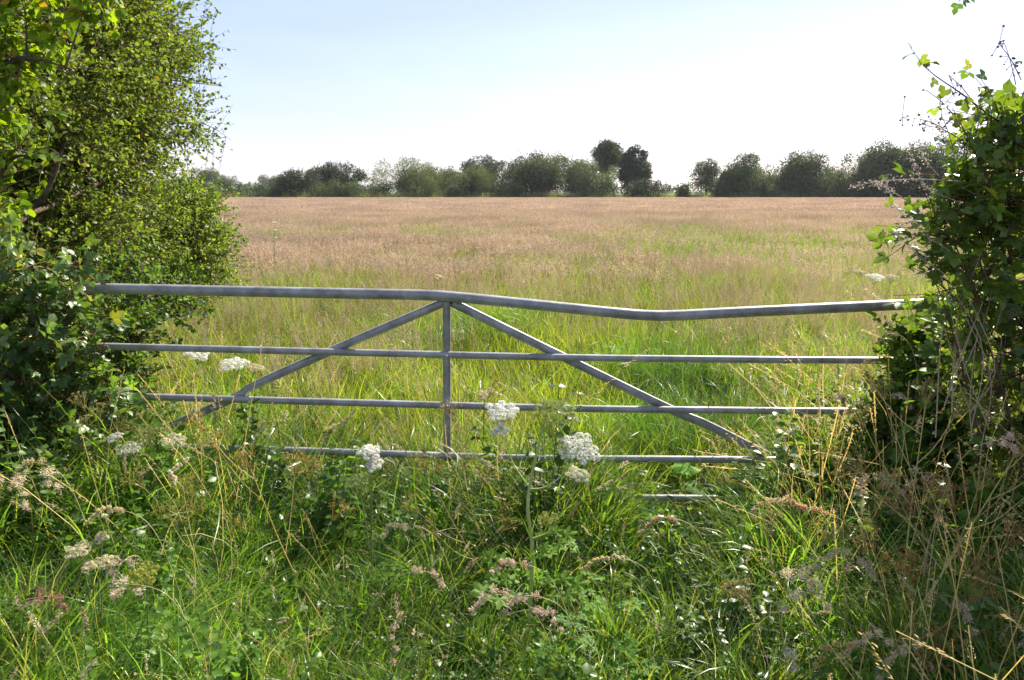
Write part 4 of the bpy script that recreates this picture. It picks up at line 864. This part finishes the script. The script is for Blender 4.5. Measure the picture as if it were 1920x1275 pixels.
def skeleton(base, top, lab, n1=5, c=(.40, .31, .10), rays=11, spread=.22, rl=.07, name='dried_cow_parsley', thick=.0028):
    r_ = thing(name, lab, 'dried plant', tuple(float(v) for v in base), 'dried umbel stalks in the verge')
    b = np.array(base, float); t = np.array(top, float); st = MB(); um = MB()
    ax = catmull([b, (b + t) / 2 + rng.normal(size=3) * .03, t], 20); tubes(st, ax, np.linspace(thick, thick * .5, 20), 6, c)
    ends = [(ax[-1], norm(ax[-1] - ax[-2]))]
    for i in range(n1):
        q = ax[int(8 + 11 * (i + rng.random()) / n1)]; a = rng.random() * 6.28; d = norm(np.array([math.cos(a), math.sin(a) * .6, .55]) + norm(t - b) * .4)
        e = q + d * spread * (.6 + .8 * rng.random()); cv = catmull([q, (q + e) / 2 - [0, 0, .02], e], 8); tubes(st, cv, np.linspace(thick * .6, thick * .35, 8), 5, shades(1, c, np.array(c) * .8)[0])
        ends.append((e, norm(cv[-1] - cv[-2])))
    for e, d in ends:
        A = norm(np.cross(d, [.2, .3, .9])); B_ = np.cross(d, A)
        for k in range(rays):
            th = k * 2.4; s_ = .75 * math.sqrt((k + .5) / rays); v = norm(d + (A * math.cos(th) + B_ * math.sin(th)) * s_); p = e + v * rl * (.7 + .5 * rng.random())
            tubes(um, np.array([[e, (e + p) / 2 + d * .003, p]]), [.0009, .0008, .0007], 3, c)
            m = 9; dd = norm(v + rng.normal(size=(m, 3)) * .6); q2 = p + dd * .012
            V = np.stack([np.tile(p, (m, 1)), q2], 1); tubes(um, V, np.tile([.0005, .0005], (m, 1)), 3, c)
            place(um, *DIA, q2, dd, rdir(m), .007, shades(m, np.array(c) * 1.15, np.array(c) * .6), .003)
    child(st, 'stem', M_STEM, r_, True); child(um, 'seed_umbels', M_STRAW, r_)
def GP(px, py, Y): return gl(px, py, Y)
skeleton(GP(990, 1150, 2.9), P(800, 885, 2.9), 'golden dried stalks fanning left from the tall hogweed stem', 6, (.34, .30, .08), 11, .25)
skeleton(GP(960, 1120, 3.0), P(850, 790, 3.1), 'golden dried stalk crossing the central upright of the gate', 5, (.36, .30, .09), 10, .2)
skeleton(GP(650, 1150, 2.6), P(470, 880, 2.7), 'leaning golden dried stalk in the left half of the verge', 5, (.42, .30, .08), 10, .22)
skeleton(GP(400, 1100, 2.8), P(345, 930, 2.9), 'yellowish dried umbels low in the left of the verge', 6, (.36, .32, .08), 11, .16)
skeleton(GP(1690, 1200, 2.5), P(1735, 760, 2.6), 'tall straw coloured stalk with white nodes before the bramble bush', 6, (.46, .38, .14), 11, .26, thick=.0034)
skeleton(GP(1600, 1250, 2.3), P(1900, 860, 2.35), 'long yellow stalk slanting up to the right edge', 6, (.42, .36, .12), 12, .22, thick=.003)
skeleton(GP(1590, 1200, 2.5), P(1580, 920, 2.55), 'shorter yellow dried stalk left of the tall straw coloured one', 4, (.44, .36, .10), 10, .14)
skeleton(GP(1860, 1250, 2.2), P(1790, 960, 2.3), 'rusty brown dried umbel stalk in the right corner', 6, (.34, .18, .08), 12, .2)
skeleton(GP(1760, 1300, 2.1), P(1700, 1080, 2.15), 'low rusty dried stalk in the bottom right corner', 5, (.38, .22, .08), 11, .15)
skeleton(GP(1500, 1250, 2.3), P(1440, 1010, 2.4), 'low straw coloured stalk right of the centre foreground', 4, (.40, .33, .14), 9, .14)
skeleton(GP(200, 900, 3.4), P(185, 790, 3.4), 'small yellowish dried umbels against the bramble mound', 5, (.38, .36, .12), 12, .12)

# ------------------------------------------------------------------ cocksfoot and other big seed heads
def seedhead(px, py, Y, lab, c=(.56, .45, .34), L=.09, fat=.016, nclu=6, lean=(1, 0), arch=.5, name='cocksfoot_grass', base=None, dens=70):
    top = P(px, py, Y); g_ = np.array([top[0] - lean[0] * .25, Y - lean[1] * .25, 0.]); g_[2] = gz(g_[0], g_[1]); base = g_
    r_ = thing(name, lab, 'grass', tuple(float(v) for v in base), 'large grass seed heads in the verge')
    ld = norm(np.array([lean[0], lean[1], 0.]) + 1e-6); h = top[2] - base[2]
    cv = catmull([base, base + ld * .04 + [0, 0, h * .5], base + ld * .12 + [0, 0, h * .92], top + [0, 0, .015 * (1 - arch)], top + ld * L * .6 - [0, 0, L * arch]], 24)
    st = MB(); tubes(st, cv, np.linspace(.0016, .0007, 24), 4, (.36, .33, .14)); child(st, 'stem', M_STEM, r_)
    hd = MB(); seg = cv[15:]
    for k in range(nclu):
        q = seg[int((len(seg) - 1) * k / max(1, nclu - 1))]; side = norm(rng.normal(size=3)) ; cen = q + side * fat * .7 * (1.3 - k / nclu)
        m = dens; f_ = fat * (1.15 - .6 * k / nclu); pos = cen + rng.normal(size=(m, 3)) * f_ * .42
        tip = norm(ld * .8 + side * .5 + rng.normal(size=(m, 3)) * .45 + np.array([0, 0, -.2 * arch]))
        place(hd, *DIA, pos, tip, rdir(m), .010 * (.7 + .6 * rng.random(m)), shades(m, c, np.array(c) * .72, .1), .003)
    child(hd, 'seed_head', M_STRAW, r_)
SHD = [
 (1500, 1072, 2.3, 'fluffy beige tuft cluster, largest seed head right of centre', (.66, .56, .46), .10, .022, 6, (1, 0), .6), (1492, 1112, 2.3, 'round pale tuft hanging below the largest seed head', (.66, .58, .48), .05, .018, 3, (-1, 0), .8),
 (1530, 1115, 2.3, 'pale tuft hanging just right of the round one', (.66, .58, .48), .05, .017, 3, (1, 0), .6), (1640, 900, 2.6, 'pinkish grey cocksfoot head left of the tall straw stalk', (.50, .40, .34), .09, .018, 5, (-1, 0), .5),
 (1718, 888, 2.6, 'drooping grey pink head right by the tall straw stalk', (.50, .40, .36), .07, .016, 4, (-1, -.3), 1.), (1610, 1060, 2.4, 'grey brown tuft in the middle of the dark gap at the right', (.48, .38, .32), .06, .015, 4, (1, 0), .2),
 (1555, 1040, 2.3, 'arching beige head above the largest seed head', (.58, .48, .36), .09, .011, 7, (-1, 0), 1.), (1630, 1200, 2.0, 'long beige arching spike low at the right', (.60, .48, .36), .12, .010, 9, (-1, 0), .4), (1700, 1215, 2.0, 'low arching beige spike just right of the long low one', (.60, .48, .36), .11, .011, 8, (-1, 0), .8),
 (1490, 1235, 2.1, 'pale hanging tuft near the bottom edge right of centre', (.62, .56, .50), .06, .016, 4, (0, -1), 1.), (1810, 1140, 2.1, 'grey brown tuft on the rusty stalks at the right', (.46, .38, .32), .06, .015, 4, (0, -1), .8), (1450, 940, 2.9, 'pale beige panicle crossing the lowest rail', (.56, .46, .34), .12, .010, 9, (-1, 0), .3),
 (1520, 965, 2.6, 'orange brown narrow spike right of the lowest rail', (.56, .36, .24), .12, .008, 9, (-1, 0), -.4), (75, 885, 2.6, 'pale bunched tuft at the left edge below the bramble mound', (.66, .56, .46), .07, .020, 5, (1, 0), .8), (15, 905, 2.6, 'pale drooping head right at the left picture edge', (.64, .54, .44), .09, .018, 6, (1, 0), .8),
 (50, 870, 2.8, 'feathery beige head above the two pale left tufts', (.50, .42, .28), .12, .010, 8, (-1, 0), .8), (320, 905, 2.7, 'curled creamy white spike alone in the left foreground', (.74, .66, .54), .10, .006, 12, (.3, 0), -.9), (205, 960, 2.5, 'straw coloured arching spike left of the creamy white one', (.62, .54, .36), .12, .006, 12, (-1, 0), .3),
 (90, 1125, 2.2, 'purplish brown seed head near the left edge', (.30, .17, .15), .07, .018, 6, (1, 0), .2), (235, 1098, 2.2, 'pale tuft next to the yellow green seed head', (.66, .58, .50), .05, .016, 4, (-1, 0), .7), (225, 1060, 2.25, 'pinkish tuft between cream umbels and yellow green head', (.54, .42, .38), .07, .016, 5, (0, -1), .9),
 (955, 1060, 2.6, 'pinkish grass panicle upper left of the hogweed leaves', (.58, .44, .40), .09, .014, 6, (-1, 0), .3), (915, 1118, 2.5, 'larger pinkish panicle over the hogweed leaf', (.62, .48, .44), .08, .018, 6, (-1, 0), .6), (975, 1120, 2.5, 'pink panicle touching the tall hogweed stem', (.60, .47, .43), .08, .017, 6, (-1, 0), .7),
 (1020, 1145, 2.5, 'grey pink panicle right of the tall hogweed stem', (.52, .42, .40), .08, .015, 6, (1, 0), .8), (740, 1175, 2.3, 'narrow beige head low left of centre', (.52, .42, .34), .09, .012, 6, (0, -1), 1.), (800, 1075, 2.6, 'pink beige drooping head left of the hogweed leaves', (.58, .46, .40), .08, .014, 6, (1, 0), .6),
 (745, 985, 2.8, 'grey beige head below the golden dried stalks', (.50, .42, .34), .09, .014, 6, (-1, 0), .4), (1140, 1050, 2.5, 'long pale arching spike right of the tall hogweed', (.58, .50, .32), .14, .005, 14, (-1, 0), .25), (1240, 975, 2.7, 'brownish spike below the lowest rail', (.44, .32, .22), .12, .008, 10, (-1, 0), .4),
 (365, 760, 4.3, 'cluster of pale heads behind the third rail at the left', (.62, .54, .42), .08, .018, 6, (1, 0), .3), (300, 735, 4.4, 'pale head left of the clustered heads behind the third rail', (.62, .54, .42), .08, .016, 6, (1, 0), .5), (1690, 745, 3.5, 'grey curved head by the right end of the third rail', (.52, .44, .38), .08, .016, 6, (1, 0), .6),
 (1660, 625, 3.5, 'dark drooping head hanging under the right end of the top rail', (.22, .20, .10), .10, .010, 8, (-1, 0), 1.2), (1580, 745, 3.6, 'dark grey head above the right end of the third rail', (.30, .25, .22), .05, .014, 5, (0, -1), .5), (1880, 830, 2.3, 'round pinkish head near the right picture edge', (.54, .42, .38), .06, .014, 5, (1, 0), .3),
 (1560, 1210, 2.0, 'rusty yellow curved head near the bottom right', (.52, .36, .18), .06, .008, 6, (-1, 0), 1.),
]
for s_ in SHD:
    px, py, Y, lab, c, L_, fat, nc, ln_, ar = s_; c = (min(c[0] * 1.2, .85), c[1] * 1.22, c[2] * 1.08); seedhead(px, py, Y, lab, c, L_, fat, nc, ln_, ar)

# broad leaved plants
def rosette(px, py, Y, n, size, h, lab, c=(.10, .22, .025), tpl=None, name='burdock_plant'):
    b = gl(px, py, Y); r_ = thing(name, lab, 'weed', b, 'broad leaved plants in the verge'); st = MB()
    for i in range(n):
        a = i * 2.4 + rng.random(); d = np.array([math.cos(a), math.sin(a), 0]); q = np.array(b) + d * (.05 + .08 * rng.random()) + [0, 0, h * (.6 + .5 * rng.random())]
        tubes(st, catmull([b, np.array(b) * .5 + q * .5 + [0, 0, .03], q], 6)[None], np.linspace(.004, .0025, 6), 5, (.16, .2, .08))
        bigleaf(r_, q, d + [0, 0, .15 * rng.normal()], (rng.normal() * .2, -.25, .9), size * (.7 + .5 * rng.random()), shades(1, c, np.array(c) * 1.5)[0], tpl or BIG)
    child(st, 'stem', M_STEM, r_)
rosette(1335, 870, 4.15, 5, .17, .26, 'broad bright leaves glowing behind the fourth rail at the right brace')
rosette(1110, 1260, 2.35, 6, .14, .20, 'broad leaves at the bottom edge right of the hogweed stem', (.08, .17, .02), LOB)
rosette(1130, 1170, 2.6, 5, .12, .24, 'lobed leaves right of the tall hogweed stem', (.09, .2, .03), LOB, 'hogweed_seedling')
rosette(300, 1220, 2.2, 5, .17, .16, 'large dim leaf rosette in the dark grass at the lower left', (.05, .11, .03))
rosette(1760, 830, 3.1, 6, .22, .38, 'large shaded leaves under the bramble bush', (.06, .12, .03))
rosette(1060, 1010, 2.9, 4, .13, .30, 'small lobed leaves below the hogweed side head', (.11, .23, .03), LOB, 'hogweed_seedling')
rosette(1245, 900, 3.6, 4, .10, .10, 'small leaf rosette in front of the lowest rail', (.10, .2, .03))

# ------------------------------------------------------------------ haze
mb = MB(); a, b_, c0, c1, z0, z1 = -1300, 900, -30, 1560, -3, 40
V = [[a, c0, z0], [b_, c0, z0], [b_, c1, z0], [a, c1, z0], [a, c0, z1], [b_, c0, z1], [b_, c1, z1], [a, c1, z1]]
mb.add(V, [[0, 3, 2, 1], [4, 5, 6, 7], [0, 1, 5, 4], [1, 2, 6, 5], [2, 3, 7, 6], [3, 0, 4, 7]], (1, 1, 1))
hm = bpy.data.materials.new('air'); hm.use_nodes = True; n_ = hm.node_tree.nodes; n_.remove(n_['Principled BSDF'])
pv = n_.new('ShaderNodeVolumePrincipled'); pv.inputs['Density'].default_value = .00013; pv.inputs['Color'].default_value = (.86, .92, 1, 1); pv.inputs['Anisotropy'].default_value = .3
hm.node_tree.links.new(pv.outputs[0], n_['Material Output'].inputs['Volume'])
tag(mb.build('haze', hm), 'thin summer haze softening the far tree line', 'haze', kind='stuff')
